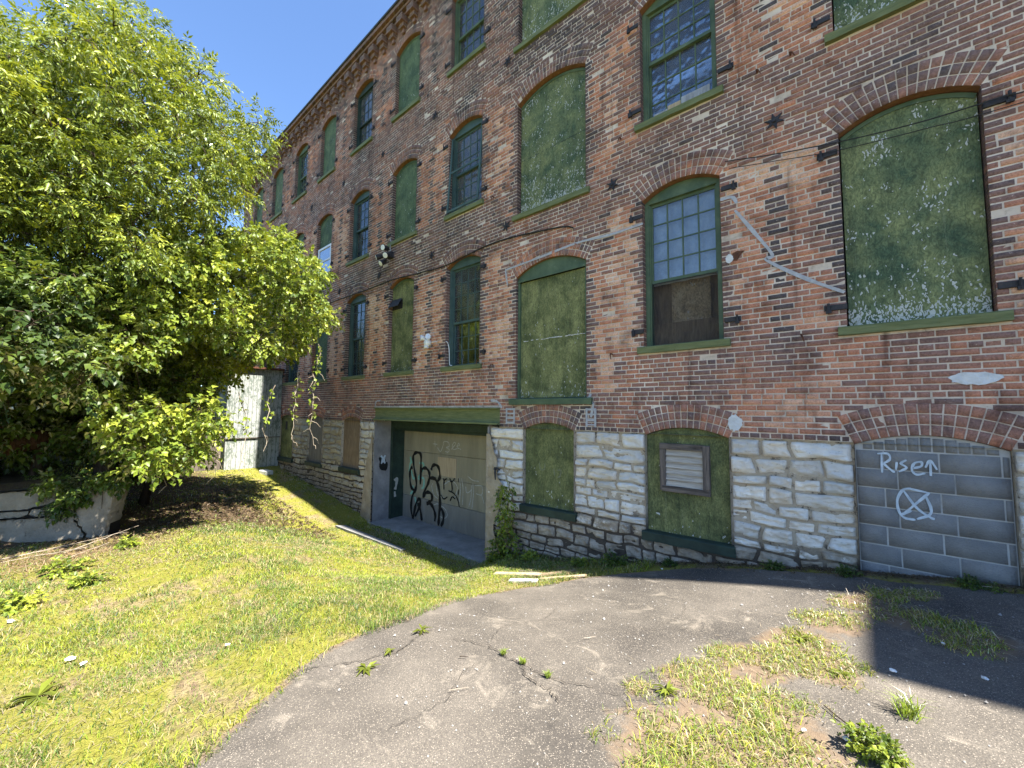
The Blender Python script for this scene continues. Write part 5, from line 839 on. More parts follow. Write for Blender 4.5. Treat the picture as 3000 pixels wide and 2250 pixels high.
# ---- spray strokes
def smooth(pts, n=6):
    if len(pts) < 3: return [tuple(pts[0]) if i == 0 else tuple(np.array(pts[0])+(np.array(pts[1])-np.array(pts[0]))*i/4) for i in range(5)]
    P = [np.array(p, dtype=float) for p in pts]; P = [2*P[0]-P[1]]+P+[2*P[-1]-P[-2]]; out = []
    for i in range(1, len(P)-2):
        for j in range(n):
            t = j/n; a, b, c, d = P[i-1], P[i], P[i+1], P[i+2]
            out.append(.5*((2*b)+(c-a)*t+(2*a-5*b+4*c-d)*t*t+(3*b-a-3*c+d)*t**3))
    out.append(P[-2]); return [tuple(p) for p in out]
def strokes(name, paths, wd, y, mat, parent, label=None, var=.25, fn=None):
    mb = MB(); k = 0
    for pts in paths:
        s = [np.array(p) for p in smooth(pts)]; m = len(s); k += 1
        L = []; R_ = []
        for i in range(m):
            d = s[min(i+1, m-1)]-s[max(i-1, 0)]; d = d/(np.linalg.norm(d)+1e-9); nn = np.array((-d[1], d[0]))
            e = min(1, (min(i, m-1-i)+.6)/1.6)
            ww = wd/2*(.55+.45*e)*(1+var*math.sin(i*.7+k*2.1)*.6+random.uniform(-.08, .08))
            L.append(s[i]+nn*ww); R_.append(s[i]-nn*ww)
        yy = y-.0004*(k % 6)
        vs = [(p[0], yy, p[1]) for p in L]+[(p[0], yy, p[1]) for p in R_]
        if fn: vs = [fn(q) for q in vs]
        mb.add(vs, [(i, i+1, m+i+1, m+i) for i in range(m-1)])
    return sub(name, mb, M[mat], parent, label)
strokes('graffiti', [[(-4.36, -.92), (-4.35, -1.02), (-4.30, -1.05), (-4.25, -1.02), (-4.24, -.93)], [(-4.05, -1.0), (-4.03, -1.12)], [(-3.97, -1.02), (-3.9, -1.02), (-3.92, -1.12), (-3.97, -1.14)]], .018, .047, 'faint', K1W, 'faint pale chalked letters')
strokes('graffiti', DATA['rise'][:8], .020, .019, 'bluespray', INFILL, 'pale spray lettering reading Rise with an up arrow')
strokes('graffiti', DATA['rise'][8:], .022, .019, 'bluespray', INFILL, 'pale sprayed circle with a cross through it')
# ---- garage doorway
w = empty('garage_door', parent=FAC); w['label'] = 'olive garage door covered in black and white graffiti'
DY = .90
mb = MB(); x0, x1, z0, z1 = -9.80, -5.62, -2.965, -.56
zs_ = [z1, -1.13, -1.745, -2.355, z0]
for i in range(3): mb.box(x0, x1, DY, DY+.04, zs_[i+1]+.004, zs_[i]-.002, .005)
for zz in (-.78, -.93, -1.40, -1.95): mb.box(x0+.004, x1-.004, DY-.0035, DY-.0005, zz, zz+.006)
sub('door_panels', mb, M['door'], w)
mb = MB(); mb.box(x0, x1, DY, DY+.04, zs_[4], zs_[3]-.002, .005); sub('door_bottom_panel', mb, M['doorgrey'], w)
mb = MB(); q = DATA['osbsq']; xs_ = [p[0] for p in q]; zz_ = [p[1] for p in q]
mb.box(min(xs_), max(xs_), DY-.014, DY-.001, min(zz_), max(zz_)); sub('patch_board', mb, M['plank_pale'], w)
strokes('graffiti', DATA['gmint'], .06, .8945, 'mint', w, 'mint green sprayed scrawl')
strokes('graffiti', DATA['gwhite'], .022, .8915, 'whitespray', w, 'thin white scrawled lettering')
strokes('graffiti', DATA['gblack'], .082, .8875, 'black', w, 'large black sprayed hand outline', .4)
strokes('graffiti', DATA['gthin'], .034, .8845, 'black', w, 'small black scrawl')
mb = MB(); mb.box(GX0+.002, GX0+.06, .50, .94, -3.0, -.30); mb.box(GX0+.062, GX1-.002, .46, .60, -.48, -.30, .006); mb.box(GX0+.062, GX1-.002, .61, .93, -.56, -.31)
mb.box(GX0+.002, GX0+.11, .485, .498, -3.0, -.30)
sub('door_casing', mb, M['green_dark'], w)
mb = MB(); mb.box(GX0-.02, GX0, -.0, .99, -3.3, -.30); sub('jamb_concrete', mb, M['jamb'], w)
mb = MB(); mb.box(GX1, GX1+.03, -.03, .99, -3.3, -.315); sub('jamb_concrete', mb, M['jamb'], w)
def onjamb(v): return (GX0+.0025+(.8-v[1])*.004, v[0], v[2])
strokes('graffiti', [[(.21, -1.27), (.24, -1.45), (.28, -1.62)], [(.30, -1.35), (.26, -1.6)], [(.34, -1.42), (.3, -1.65)]], .17, .79, 'black', w, 'black sprayed blot on the concrete jamb', .3, onjamb)
strokes('graffiti', [[(.20, -1.24), (.27, -1.31), (.34, -1.24)], [(.22, -1.46), (.27, -1.31), (.33, -1.46)], [(.27, -1.31), (.275, -1.43)]], .055, .70, 'bluespray', w, 'pale blue sprayed bow on the jamb', .3, onjamb)
strokes('graffiti', [[(.60, -1.95), (.68, -1.9), (.66, -2.1), (.63, -2.2)], [(.62, -2.25), (.64, -2.4)]], .07, .70, 'whitespray', w, 'white paint daub on the dark casing', .4, lambda v: (GX0+.0635, v[0], v[2]))
# beam
mb = MB(); a, b = GX0, BEAMX1
prof = [(-.075, .068), (-.075, .045), (-.018, .030), (-.006, -.02), (-.006, -.17), (-.018, -.215), (-.085, -.235), (-.085, -.268), (.30, -.268), (.30, .068)]
mb.add([(a, y, z) for y, z in prof]+[(b, y, z) for y, z in prof], [tuple(range(len(prof)))[::-1], tuple(range(len(prof), 2*len(prof)))]+[(i, (i+1) % len(prof), len(prof)+(i+1) % len(prof), len(prof)+i) for i in range(len(prof))])
sub('steel_lintel', mb, M['green_sill'], FAC, 'green painted steel beam over the garage door')
# plaster skins on the piers
def skin(name, poly, y, mat, parent, amp=.012):
    pts = [Vector((x, z)) for x, z in poly]; xs_ = [p.x for p in pts]; zs2 = [p.y for p in pts]
    n = len(pts); V2 = list(pts); E = [(i, (i+1) % n) for i in range(n)]
    x = min(xs_)
    while x < max(xs_):
        z = min(zs2)
        while z < max(zs2): V2.append(Vector((x+random.uniform(-.01, .01), z+random.uniform(-.01, .01)))); z += .05
        x += .05
    r = geometry.delaunay_2d_cdt(V2, E, [], 1, 1e-5)
    V3 = np.array([(v.x, 0, v.y) for v in r[0]]); V3[:, 1] = y-amp*fbm(V3[:, 0]*7, V3[:, 2]*7, 0, 61)
    F3 = [f for f in r[2] if len(f) == 3]
    return npmesh(name, V3, np.array(F3)[:, ::-1] if False else np.array(F3), M[mat], parent, smooth=True)
def wob(a, b, n, s): return [(a[0]+(b[0]-a[0])*i/n+random.uniform(-s, s), a[1]+(b[1]-a[1])*i/n+random.uniform(-s*.4, s*.4)) for i in range(1, n)]
p = [(GX1, -3.1)]+[(GX1+.36, -3.1)]+wob((GX1+.36, -3.1), (GX1+.27, -1.9), 8, .09)+[(GX1+.45, -1.6)]+wob((GX1+.45, -1.6), (GX1+.14, -.62), 10, .05)+[(GX1+.1, -.45), (GX1, -.45)]
skin('plaster_skin', p, -.045, 'plaster', FAC, .03)
p = [(GX0-.55, -3.1), (GX0, -3.1), (GX0, -.5)]+wob((GX0, -.5), (GX0-.12, -.9), 4, .04)+[(GX0-.2, -1.1)]+wob((GX0-.2, -1.1), (GX0-.45, -2.3), 9, .06)
skin('plaster_skin', p, -.045, 'plaster', FAC, .03)
# ---- ironwork left on the wall
first = None
for b, (xl, xr) in BAY.items():
    if b in 'C': continue
    for r in (1, 2, 3):
        zb, zs = ROWZ[r]
        for sx, x in ((-1, xl), (1, xr)):
            for z in (zb+.245, zs-.215):
                if first is None:
                    mb = MB(); mb.box(-.10, .10, -.022, .0, -.032, .032, .004); mb.tube([(-.06, -.04, -.06), (-.06, -.04, .05)], .014, 6); mb.box(-.085, -.035, -.05, -.022, -.065, -.034)
                    first = mb.build('shutter_hinge', M['iron'], FAC); h = first
                else: h = first.copy(); COL.objects.link(h)
                h.location = (x+sx*.105+random.uniform(-.02, .02), -.006, z+random.uniform(-.02, .02)); h.scale = (-sx*random.uniform(.8, 1.1), 1, 1)
first = None
for i, x in enumerate((-.63, -2.86, -5.17, -7.55, -9.86, -12.15, -14.5, -16.8, -19.1)):
    for z in (3.71, 7.23):
        if first is None:
            mb = MB(); pts = []
            for k in range(12):
                a = PI*2*k/12; rr = .115 if k % 2 == 0 else .045; pts.append((rr*math.sin(a), rr*math.cos(a)))
            mb.prism(pts, -.022, -.006); mb.tube([(0, -.045, 0), (0, -.02, 0)], .024, 6); first = mb.build('anchor_plate', M['iron'], FAC); s = first
        else: s = first.copy(); COL.objects.link(s)
        s.location = (x, -.004, z); s.rotation_euler = (0, random.uniform(-.4, .4), 0)
first = None
for x, z in DATA['hooks']+[[-5.9, 1.05]]:
    if first is None:
        mb = MB(); mb.tube([(0, 0, 0), (0, -.06, .005), (.01, -.085, -.03), (.02, -.08, -.09)], [.012, .011, .010, .006], 6); first = mb.build('wall_hook', M['rust'], FAC); s = first
    else: s = first.copy(); COL.objects.link(s)
    s.location = (x, -.004, z); s.rotation_euler = (0, random.uniform(-.6, .6), 0)
x, z = DATA['ironhook']
mb = MB(); mb.tube([(x-.03, -.05, z+.03), (x-.02, -.12, z+.03), (x, -.14, z-.02), (x, -.13, z-.17)], [.02, .024, .022, .012], 8); mb.tube([(x-.05, -.10, z+.05), (x+.02, -.13, z+.055), (x+.10, -.11, z+.02)], [.014, .016, .012], 7)
mb.blob((x-.03, -.10, z+.03), .035, 8, 6)
sub('iron_hook', mb, M['iron'], FAC)
# ---- repairs: caulked cracks and mortar patches
strokes('crack_repair', DATA['caulk'][:2], .040, -.0145, 'caulk', FAC, 'grey caulked crack over the tall olive doorway')
strokes('crack_repair', DATA['caulk'][2:4], .040, -.0145, 'caulk', FAC, 'grey caulked crack stepping down between two windows')
strokes('crack_repair', DATA['caulk'][4:], .045, -.0145, 'caulk', FAC, 'pale caulk at the beam ends and doorway sill')
for x, z, rx, rz in DATA['patch'][:3]:
    if rx > .2: rx, rz = .18, .065
    n = 26; poly = [(x+rx*math.cos(2*PI*i/n)*random.uniform(.82, 1.08), z+rz*math.sin(2*PI*i/n)*random.uniform(.82, 1.08)) for i in range(n)]
    skin('mortar_patch', poly, -.012, 'whitepatch', FAC, .016)
for x, z, rx, rz in DATA['patch'][3:]:
    mb = MB()
    for i in range(4): mb.box(x-rx*.75, x+rx*.75, -.016, -.012, z-rz+.085*i+random.uniform(-.01, .01), z-rz+.085*i+.03)
    for s in (-1, 1): mb.box(x+s*rx*.8-.018, x+s*rx*.8+.018, -.0165, -.0125, z-rz-.02, z+rz-.03)
    sub('mortar_patch', mb, M['caulk'], FAC)
x, z = -1.145, 2.07
mb = MB(); mb.prism([(x-.02, z-.05), (x+.05, z-.06), (x+.10, z+.02), (x+.14, z+.05), (x+.06, z+.07), (x, z+.05)], -.018, -.008); sub('brick_hole', mb, M['rust'], FAC)
# ------------------------------------------------------------------ the ground
def height(x, y):
    x = np.asarray(x, dtype=float); y = np.asarray(y, dtype=float)
    a = np.interp(x, *zip(*GW)); b = np.interp(x, *zip(*GF))
    t = np.clip((-y-.9)/3.2, 0, 1); t = t*t*(3-2*t)
    h = a*(1-t)+b*t
    # bank held by the broken retaining wall
    k = np.clip((-10.35-.63*(y+6.17)*0-x)/.5, 0, 1)*np.clip((-5.0-y)/.25, 0, 1)*np.clip((x+24)/4, 0, 1)
    return h + .88*k
ASPH = [(9,-.24),(2.2,-.22),(.9,-.24),(.2,-.3),(-.65,-.2),(-1.64,-.25),(-2.4,-.55),(-3.05,-.98),(-3.46,-1.55),(-3.60,-2.2),(-3.56,-2.7),(-3.47,-3.1),(-3.40,-3.5),(-3.38,-3.96),(-3.36,-4.23),(-3.28,-4.44),(-3.20,-4.6),(-3.08,-4.77),(-2.96,-4.94),(-2.87,-5.1),(-2.8,-5.24),(-2.6,-5.7),(-2.5,-7),(-2.7,-10),(-3,-14),(9,-14)]
STRIP = [(-1.15,-3.2,.10),(-.88,-2.89,.25),(-.63,-2.44,.30),(-.40,-2.0,.28),(-.2,-1.5,.25),(-.05,-1.0,.22),(.25,-1.2,.25),(.6,-1.45,.25),(-.2,-2.3,.25),(-.55,-3.1,.45),(-.70,-3.6,.45),(-.35,-3.35,.35),(-.5,-4.2,.5),(-.2,-5,.5),(.12,-.75,.2),(.4,-.6,.15)]
def inpoly(x, y, poly):
    c = np.zeros(np.shape(x), dtype=bool); n = len(poly)
    for i in range(n):
        x1, y1 = poly[i]; x2, y2 = poly[i-1]
        if y1 == y2: continue
        m = ((y1 > y) != (y2 > y)) & (x < (x2-x1)*(y-y1)/(y2-y1)+x1); c ^= m
    return c
def strip_w(x, y):
    d = np.zeros(np.shape(x))
    for a, b, r in STRIP: d = np.maximum(d, np.clip(1.25-np.hypot(x-a, y-b)/r*.75, 0, 1))
    return d
def terrain():
    xs = np.concatenate([np.linspace(-300, -46, 12), np.linspace(-44, -22, 24), np.arange(-21.9, 4, .12), np.linspace(4.3, 14, 20), np.linspace(18, 300, 14)])
    ys = np.concatenate([np.linspace(-300, -30, 12), np.linspace(-28, -9, 22), np.arange(-8.9, .02, .12), [.12, .3, 1.5, 12, 60, 300]])
    X, Y = np.meshgrid(xs, ys); Z = height(X, np.minimum(Y, 0))
    Z = Z + .05*(fbm(X*.9, Y*.9, 0, 13)-.5)*np.clip(-Y, 0, 1) + .035*(fbm(X*3.3, Y*3.3, 0, 17)-.5)
    Z = np.where((X > -9.9) & (X < -5.55) & (Y > -.75), Z-.14, Z)
    pm = inpoly(X, Y, ASPH); Z = np.where(pm, Z-.05, Z)
    ny, nx = X.shape; idx = np.arange(nx*ny).reshape(ny, nx)
    F = np.stack([idx[:-1, :-1], idx[:-1, 1:], idx[1:, 1:], idx[1:, :-1]], -1).reshape(-1, 4)
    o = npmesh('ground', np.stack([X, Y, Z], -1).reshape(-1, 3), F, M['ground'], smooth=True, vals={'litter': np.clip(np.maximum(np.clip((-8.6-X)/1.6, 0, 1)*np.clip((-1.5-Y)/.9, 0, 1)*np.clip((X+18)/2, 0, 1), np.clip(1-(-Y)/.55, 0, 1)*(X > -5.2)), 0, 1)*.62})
    tag(o, kind='structure')
terrain()
def asphalt():
    poly = []
    for i in range(len(ASPH)):
        a, b = np.array(ASPH[i]), np.array(ASPH[(i+1) % len(ASPH)]); L = np.linalg.norm(b-a)
        near = a[0] < 3 and a[1] > -8; n = max(1, int(L/(.035 if near else .8)))
        for j in range(n):
            p = a+(b-a)*j/n
            if near: p = p+np.array((random.uniform(-.014, .014), random.uniform(-.014, .014)))+.05*np.array((vnoise(p[0]*4, p[1]*4, 0, 2)-.5, vnoise(p[0]*4, p[1]*4, 3, 4)-.5))
            poly.append(Vector(p))
    n = len(poly); V2 = list(poly); E = [(i, (i+1) % n) for i in range(n)]
    X, Y = np.meshgrid(np.arange(-3.7, 2.6, .085), np.arange(-7, -.2, .085)); X = X+rng.uniform(-.02, .02, X.shape)
    m = inpoly(X, Y, [tuple(p) for p in poly])
    V2 += [Vector(p) for p in zip(X[m], Y[m])]
    r = geometry.delaunay_2d_cdt(V2, E, [], 1, 1e-5)
    P = np.array([(v.x, v.y) for v in r[0]]); T = np.array([f for f in r[2] if len(f) == 3])
    Z = height(P[:, 0], P[:, 1])+.006+.018*(fbm(P[:, 0]*1.4, P[:, 1]*1.4, 0, 23)-.5)
    dirt = strip_w(P[:, 0], P[:, 1])*.85
    dirt = np.maximum(dirt, np.clip(1-np.abs(P[:, 1]+.25)/.25, 0, 1)*.5*(P[:, 0] < 3))
    ed = np.array([tuple(q) for q in poly if q.x < -1.2 and q.y > -8]); dd = np.sqrt(((P[:, None, :]-ed[None])**2).sum(-1)).min(1)
    dirt = np.maximum(dirt, np.clip(1-dd/.16, 0, 1)*.62)
    o = npmesh('asphalt_drive', np.concatenate([P, Z[:, None]], 1), T, M['asphalt'], smooth=True, vals={'dirt': dirt})
    tag(o, kind='structure'); return o
DRIVE = asphalt()
def gz(x, y): return float(height(x, y))
def ground_ribbon(name, pts, wd, mat, parent, lift=.019):
    mb = MB(); s = [np.array(p) for p in smooth(pts, 14)]; m = len(s); vs = []
    s = [p+np.array((random.gauss(0, .012), random.gauss(0, .012))) for p in s]
    for side in (1, -1):
        for i in range(m):
            d = s[min(i+1, m-1)]-s[max(i-1, 0)]; d = d/(np.linalg.norm(d)+1e-9); nn = np.array((-d[1], d[0])); e = min(1, min(i, m-1-i)/4)
            p = s[i]+nn*side*wd/2*e*random.uniform(.2, 1.6); vs.append((p[0], p[1], gz(*p)+lift+.018*(float(fbm(p[0]*1.4, p[1]*1.4, 0, 23))-.5)))
    mb.add(vs, [(i, i+1, m+i+1, m+i) for i in range(m-1)]); return sub(name, mb, M[mat], parent)
CR = [[(-2.7, -3.48), (-2.33, -3.40), (-2.11, -3.43), (-1.93, -3.43), (-1.66, -3.46), (-1.34, -3.38)], [(-1.93, -3.43), (-1.8, -3.55), (-1.6, -3.58), (-1.45, -3.66)],
      [(-3.25, -4.5), (-3.04, -4.28), (-2.92, -4.09), (-2.83, -3.85), (-2.96, -3.58)]]
CR += [[(-1.34, -3.38), (-1.05, -3.30), (-.85, -3.02)], [(-2.11, -3.43), (-2.2, -3.75), (-2.05, -4.1), (-2.15, -4.5)], [(-2.33, -3.40), (-2.5, -3.0), (-2.35, -2.6), (-2.5, -2.1)], [(-2.35, -2.6), (-1.9, -2.35), (-1.4, -2.3), (-1.0, -2.0)], [(-1.4, -2.3), (-1.3, -1.8), (-1.45, -1.3)]]
for c in CR: ground_ribbon('crack', c, .007 if CR.index(c) < 3 else .0035, 'crack', DRIVE)
mb = MB(); mb.box(GX0, GX1, -.10, .99, -3.4, -2.965, .02); o = mb.build('garage_slab', M['concrete']); tag(o, kind='structure')
mb = MB(); mb.add([(-10.0, -.92, -2.90), (-7.3, -.84, -2.905), (-7.3, -.72, -2.92), (-9.9, -.70, -2.915), (-10.0, -.92, -3.2), (-7.3, -.84, -3.2), (-7.3, -.72, -3.2)], [(0, 1, 2, 3), (4, 5, 1, 0), (5, 6, 2, 1)])
o = mb.build('concrete_apron', M['concrete']); tag(o, kind='structure')

# ------------------------------------------------------------------ neighbours and walls
t = empty('brick_wing'); tag(t, 'tall plain brick wing standing out at the right hand end of the long facade', 'building')
mb = MB(); mb.box(BX1+.006, 15, -1.72, 9, -2.5, 10.9); mb.build('wall', M['texbrick'], t)
mb = MB(); mb.box(BX1+.002, 15.1, -1.76, 9.1, 10.905, 11.0); mb.build('roof', M['roof'], t)
SX = -16.45
t = empty('siding_shed'); tag(t, 'low shed clad in peeling whitish vertical boards against the brick wall', 'shed')
mb = MB(); mb.box(SX-2.2, SX, -1.74, -.02, -1.02, 1.45); mb.build('upper_siding', M['siding'], t)
mb = MB(); mb.box(SX-2.2, SX-.035, -1.72, -.02, -2.5, -1.05); mb.build('lower_siding', M['siding'], t)
mb = MB(); mb.box(SX-2.2, SX+.02, -1.76, -.015, -1.048, -1.022); mb.build('drip_board', M['wood_grey'], t)
mb = MB(); mb.box(SX-2.3, SX+.15, -1.9, -.012, 1.455, 1.52); mb.build('roof', M['rust'], t)
t = empty('plank_fence'); tag(t, 'dark weathered plank fence running off the shed under the tree', 'fence')
mb = MB(); y = -1.8
for i in range(9):
    mb.box(SX-.20+random.uniform(-.01, .01), SX-.17, y-.19, y, -2.3, -.75+random.uniform(-.05, .05)); y -= .2
mb.build('plank', M['wood_greyv'], t)
mb = MB(); mb.box(SX-.26, SX-.205, -3.6, -1.78, -1.9, -1.8); mb.box(SX-.26, SX-.205, -3.6, -1.78, -1.05, -.95); mb.build('rail', M['wood_grey'], t)

# broken retaining wall, seen face on from the drive
RB = np.array((-9.72, -5.0)); RD = (np.array((-10.46, -6.17))-RB); RD = RD/np.linalg.norm(RD); RN = np.array((RD[1], -RD[0])); RN = RN if RN[0] > 0 else -RN
RWALL = empty('retaining_wall'); tag(RWALL, 'cracked and leaning grey concrete retaining wall under the tree', 'wall')
def chunk(poly, name, depth=.38, off=0.0, seed=0):
    pts = [((800-x)*.00185, -2.22+(770-y)*.00215) for x, y in poly]
    D = []
    for i in range(len(pts)):
        a, b = np.array(pts[i]), np.array(pts[(i+1) % len(pts)]); n = max(1, int(np.linalg.norm(b-a)/.05))
        for j in range(n): D.append(a+(b-a)*j/n+(np.array((random.uniform(-.006, .006), random.uniform(-.006, .006)))))
    V2 = [Vector(p) for p in D]; n = len(V2); E = [(i, (i+1) % n) for i in range(n)]
    xs_ = [p[0] for p in D]; zs2 = [p[1] for p in D]
    for x in np.arange(min(xs_), max(xs_), .055):
        for z in np.arange(min(zs2), max(zs2), .055): V2.append(Vector((x+random.uniform(-.01, .01), z+random.uniform(-.01, .01))))
    r = geometry.delaunay_2d_cdt(V2, E, [], 1, 1e-5)
    P = np.array([(v.x, v.y) for v in r[0]]); T = [f for f in r[2] if len(f) == 3]
    inner = np.array([min(np.hypot(P[i, 0]-q[0], P[i, 1]-q[1]) for q in D[::2]) for i in range(len(P))])
    o_ = off + .035*np.clip(inner/.05, 0, 1) + .03*(fbm(P[:, 0]*4, P[:, 1]*4, seed, 81)-.5) + .09*(-1.35-P[:, 1])*.25
    W = RB[None]+RD[None]*P[:, :1]+RN[None]*o_[:, None]; V = np.concatenate([W, P[:, 1:]], 1)
    k = len(V); ring = list(range(n)); back = V[:n].copy(); back[:, :2] -= RN*depth
    V = np.concatenate([V, back]); F4 = np.array([(i, (i+1) % n, k+(i+1) % n, k+i) for i in range(n)])
    npmesh(name, V, [np.array(T), F4], M['oldconcrete'], RWALL)
chunk([(835, 345), (560, 372), (530, 500), (565, 540), (550, 600), (625, 690), (645, 720), (640, 800), (770, 800)], 'end_block', seed=1)
chunk([(548, 376), (520, 490), (330, 487), (250, 497), (215, 512), (-700, 528), (-700, 400), (0, 385), (310, 372)], 'top_course', off=-.02, seed=2)
chunk([(228, 523), (237, 548), (170, 568), (-700, 578), (-700, 533)], 'middle_stone', off=.015, depth=.3, seed=3)
chunk([(255, 513), (525, 508), (553, 545), (540, 566), (270, 563), (245, 548)], 'middle_stone', off=.02, depth=.3, seed=4)
chunk([(545, 580), (555, 618), (618, 695), (630, 725), (632, 800), (-700, 840), (-700, 590), (0, 582)], 'bottom_course', off=.01, seed=5)
mb = MB(); a = RB+RD*.02-RN*.06; b = RB+RD*2.7-RN*.06; c = b-RN*.28; d = a-RN*.28
mb.add([(*p, z) for z in (-2.4, -1.42) for p in (a, b, c, d)], [(0, 1, 5, 4), (1, 2, 6, 5), (2, 3, 7, 6), (3, 0, 4, 7), (4, 5, 6, 7)]); mb.build('core', M['tar'], RWALL)

# ------------------------------------------------------------------ fixtures on the wall
x, z = DATA['flood']
t = empty('floodlight_cluster', (x, -.03, z)); tag(t, 'cluster of four black floodlights with white lenses below an upper olive board', 'floodlight')
mb = MB(); mb.box(-.09, .09, -.09, .02, -.08, .08, .015); mb.tube([(0, -.09, 0), (0, -.16, 0)], .05, 10); mb.build('junction_box', M['iron'], t)
for dx, dz, dd in ((-.20, -.02, (-.55, -.75, -.35)), (.13, -.06, (.30, -.85, -.45)), (-.04, -.20, (-.1, -.8, -.6)), (.05, .13, (.15, -.9, -.15))):
    d = Vector(dd).normalized(); p0 = Vector((dx*.5, -.12, dz*.5)); p1 = Vector((dx, -.17, dz))
    mb = MB(); mb.tube([p0, p1], .02, 6); mb.tube([p1-d*.05, p1, p1+d*.06, p1+d*.14], [.045, .06, .068, .085], 14); L = mb.build('lamp_head', M['iron'], t)
    mb = MB(); mb.tube([p1+d*.139, p1+d*.150], [.074, .060], 14); mb.build('lens', M['white'], L)
mb = MB(); mb.tube([(0, -.02, .06), (-.02, -.03, .25), (.02, -.02, .36), (-.06, -.01, .46)], .011, 6); mb.build('conduit', M['caulk'], t)
x, z = DATA['twin']
t = empty('twin_floodlight', (x, -.02, z)); tag(t, 'white security light with two lamp heads beside the plank backed window', 'floodlight')
mb = MB(); mb.tube([(0, .015, -.03), (0, -.06, -.03), (0, -.10, -.03)], [.095, .09, .06], 16); mb.box(-.05, .05, -.11, -.02, -.16, -.09, .015); mb.build('sensor_housing', M['white'], t, True)
for s in (-1, 1):
    d = Vector((s*.45, -.85, .05)).normalized(); p = Vector((s*.115, -.09, .095))
    mb = MB(); mb.tube([(s*.04, -.04, .03), p], .018, 6); mb.tube([p-d*.06, p-d*.02, p+d*.05], [.035, .058, .068], 14); L = mb.build('lamp_head', M['white'], t)
    mb = MB(); mb.tube([p+d*.049, p+d*.056], [.058, .05], 14); mb.build('lens', M['plastic'], L)
mb = MB(); mb.tube([(q[0]-x, -.012 if i < 3 else .03, q[1]-z) for i, q in enumerate(smooth(DATA['twincable'], 4))], .008, 5); mb.build('cable', M['white'], t)
def cable(name, pts, label, r=.008, y=-.06, sag=.0):
    mb = MB(); mb.tube([(p[0], y+random.uniform(-.004, .004), p[1]) for p in smooth(pts, 5)], r, 5); o = mb.build(name, M['cable'], None); tag(o, label, 'cable', 'cables strung along the brick wall')
e = DATA['cable']
cable('cable', e+[[2.3, 2.98], [4.5, 2.95]], 'black cable crossing the face of the largest flaking green board', .007)
cable('cable', [[-1.15, 3.28], [-.6, 3.16], [.0, 3.04], [.7, 2.97], [1.3, 2.93], [4.5, 2.86]], 'thinner lower wire crossing the largest flaking green board', .005, -.05)
cable('cable', [[-14, 3.42], [-12.2, 3.45]]+DATA['cable2']+[[-3.6, 3.20]], 'dark cable running along the arch tops left of the tall olive doorway', .014, -.03)
# ------------------------------------------------------------------ vegetation
def frames(d, roll):
    d = d/np.linalg.norm(d, axis=1, keepdims=True)
    up = np.tile(np.array((0., 0., 1.)), (len(d), 1)); a = np.cross(up, d); la = np.linalg.norm(a, axis=1, keepdims=True)
    a = np.where(la < .05, np.array((1., 0, 0)), a/np.maximum(la, 1e-6)); n = np.cross(d, a)
    c, s = np.cos(roll)[:, None], np.sin(roll)[:, None]
    return d, a*c+n*s, n*c-a*s
def leaves_mesh(P, D, roll, L, W, fold=.25, bend=.2):
    """folded blade leaves: base, two shoulders, tip and a mid rib point"""
    d, a, n = frames(D, roll); L = L[:, None]; W = W[:, None]
    base = P; mid = P+d*L*.45-n*L*.02; tip = P+d*L-n*L*bend
    l = P+d*L*.42+a*W*.5+n*W*fold; r = P+d*L*.42-a*W*.5+n*W*fold
    V = np.stack([base, r, tip, l, mid], 1).reshape(-1, 3); m = len(P)
    F = (np.arange(m)[:, None, None]*5+np.array([[0, 1, 4], [1, 2, 4], [2, 3, 4], [3, 0, 4]])[None]).reshape(-1, 3)
    return V, F
def spray_compound(n_pairs, rl, ll, lw):
    """returns leaf offsets along a rachis: (t, side, angle)"""
    out = []
    for i in range(n_pairs):
        for s in (-1, 1): out.append((.25+.75*i/n_pairs, s, 1.05-.25*i/n_pairs))
    out.append((1.0, 0, 0)); return out
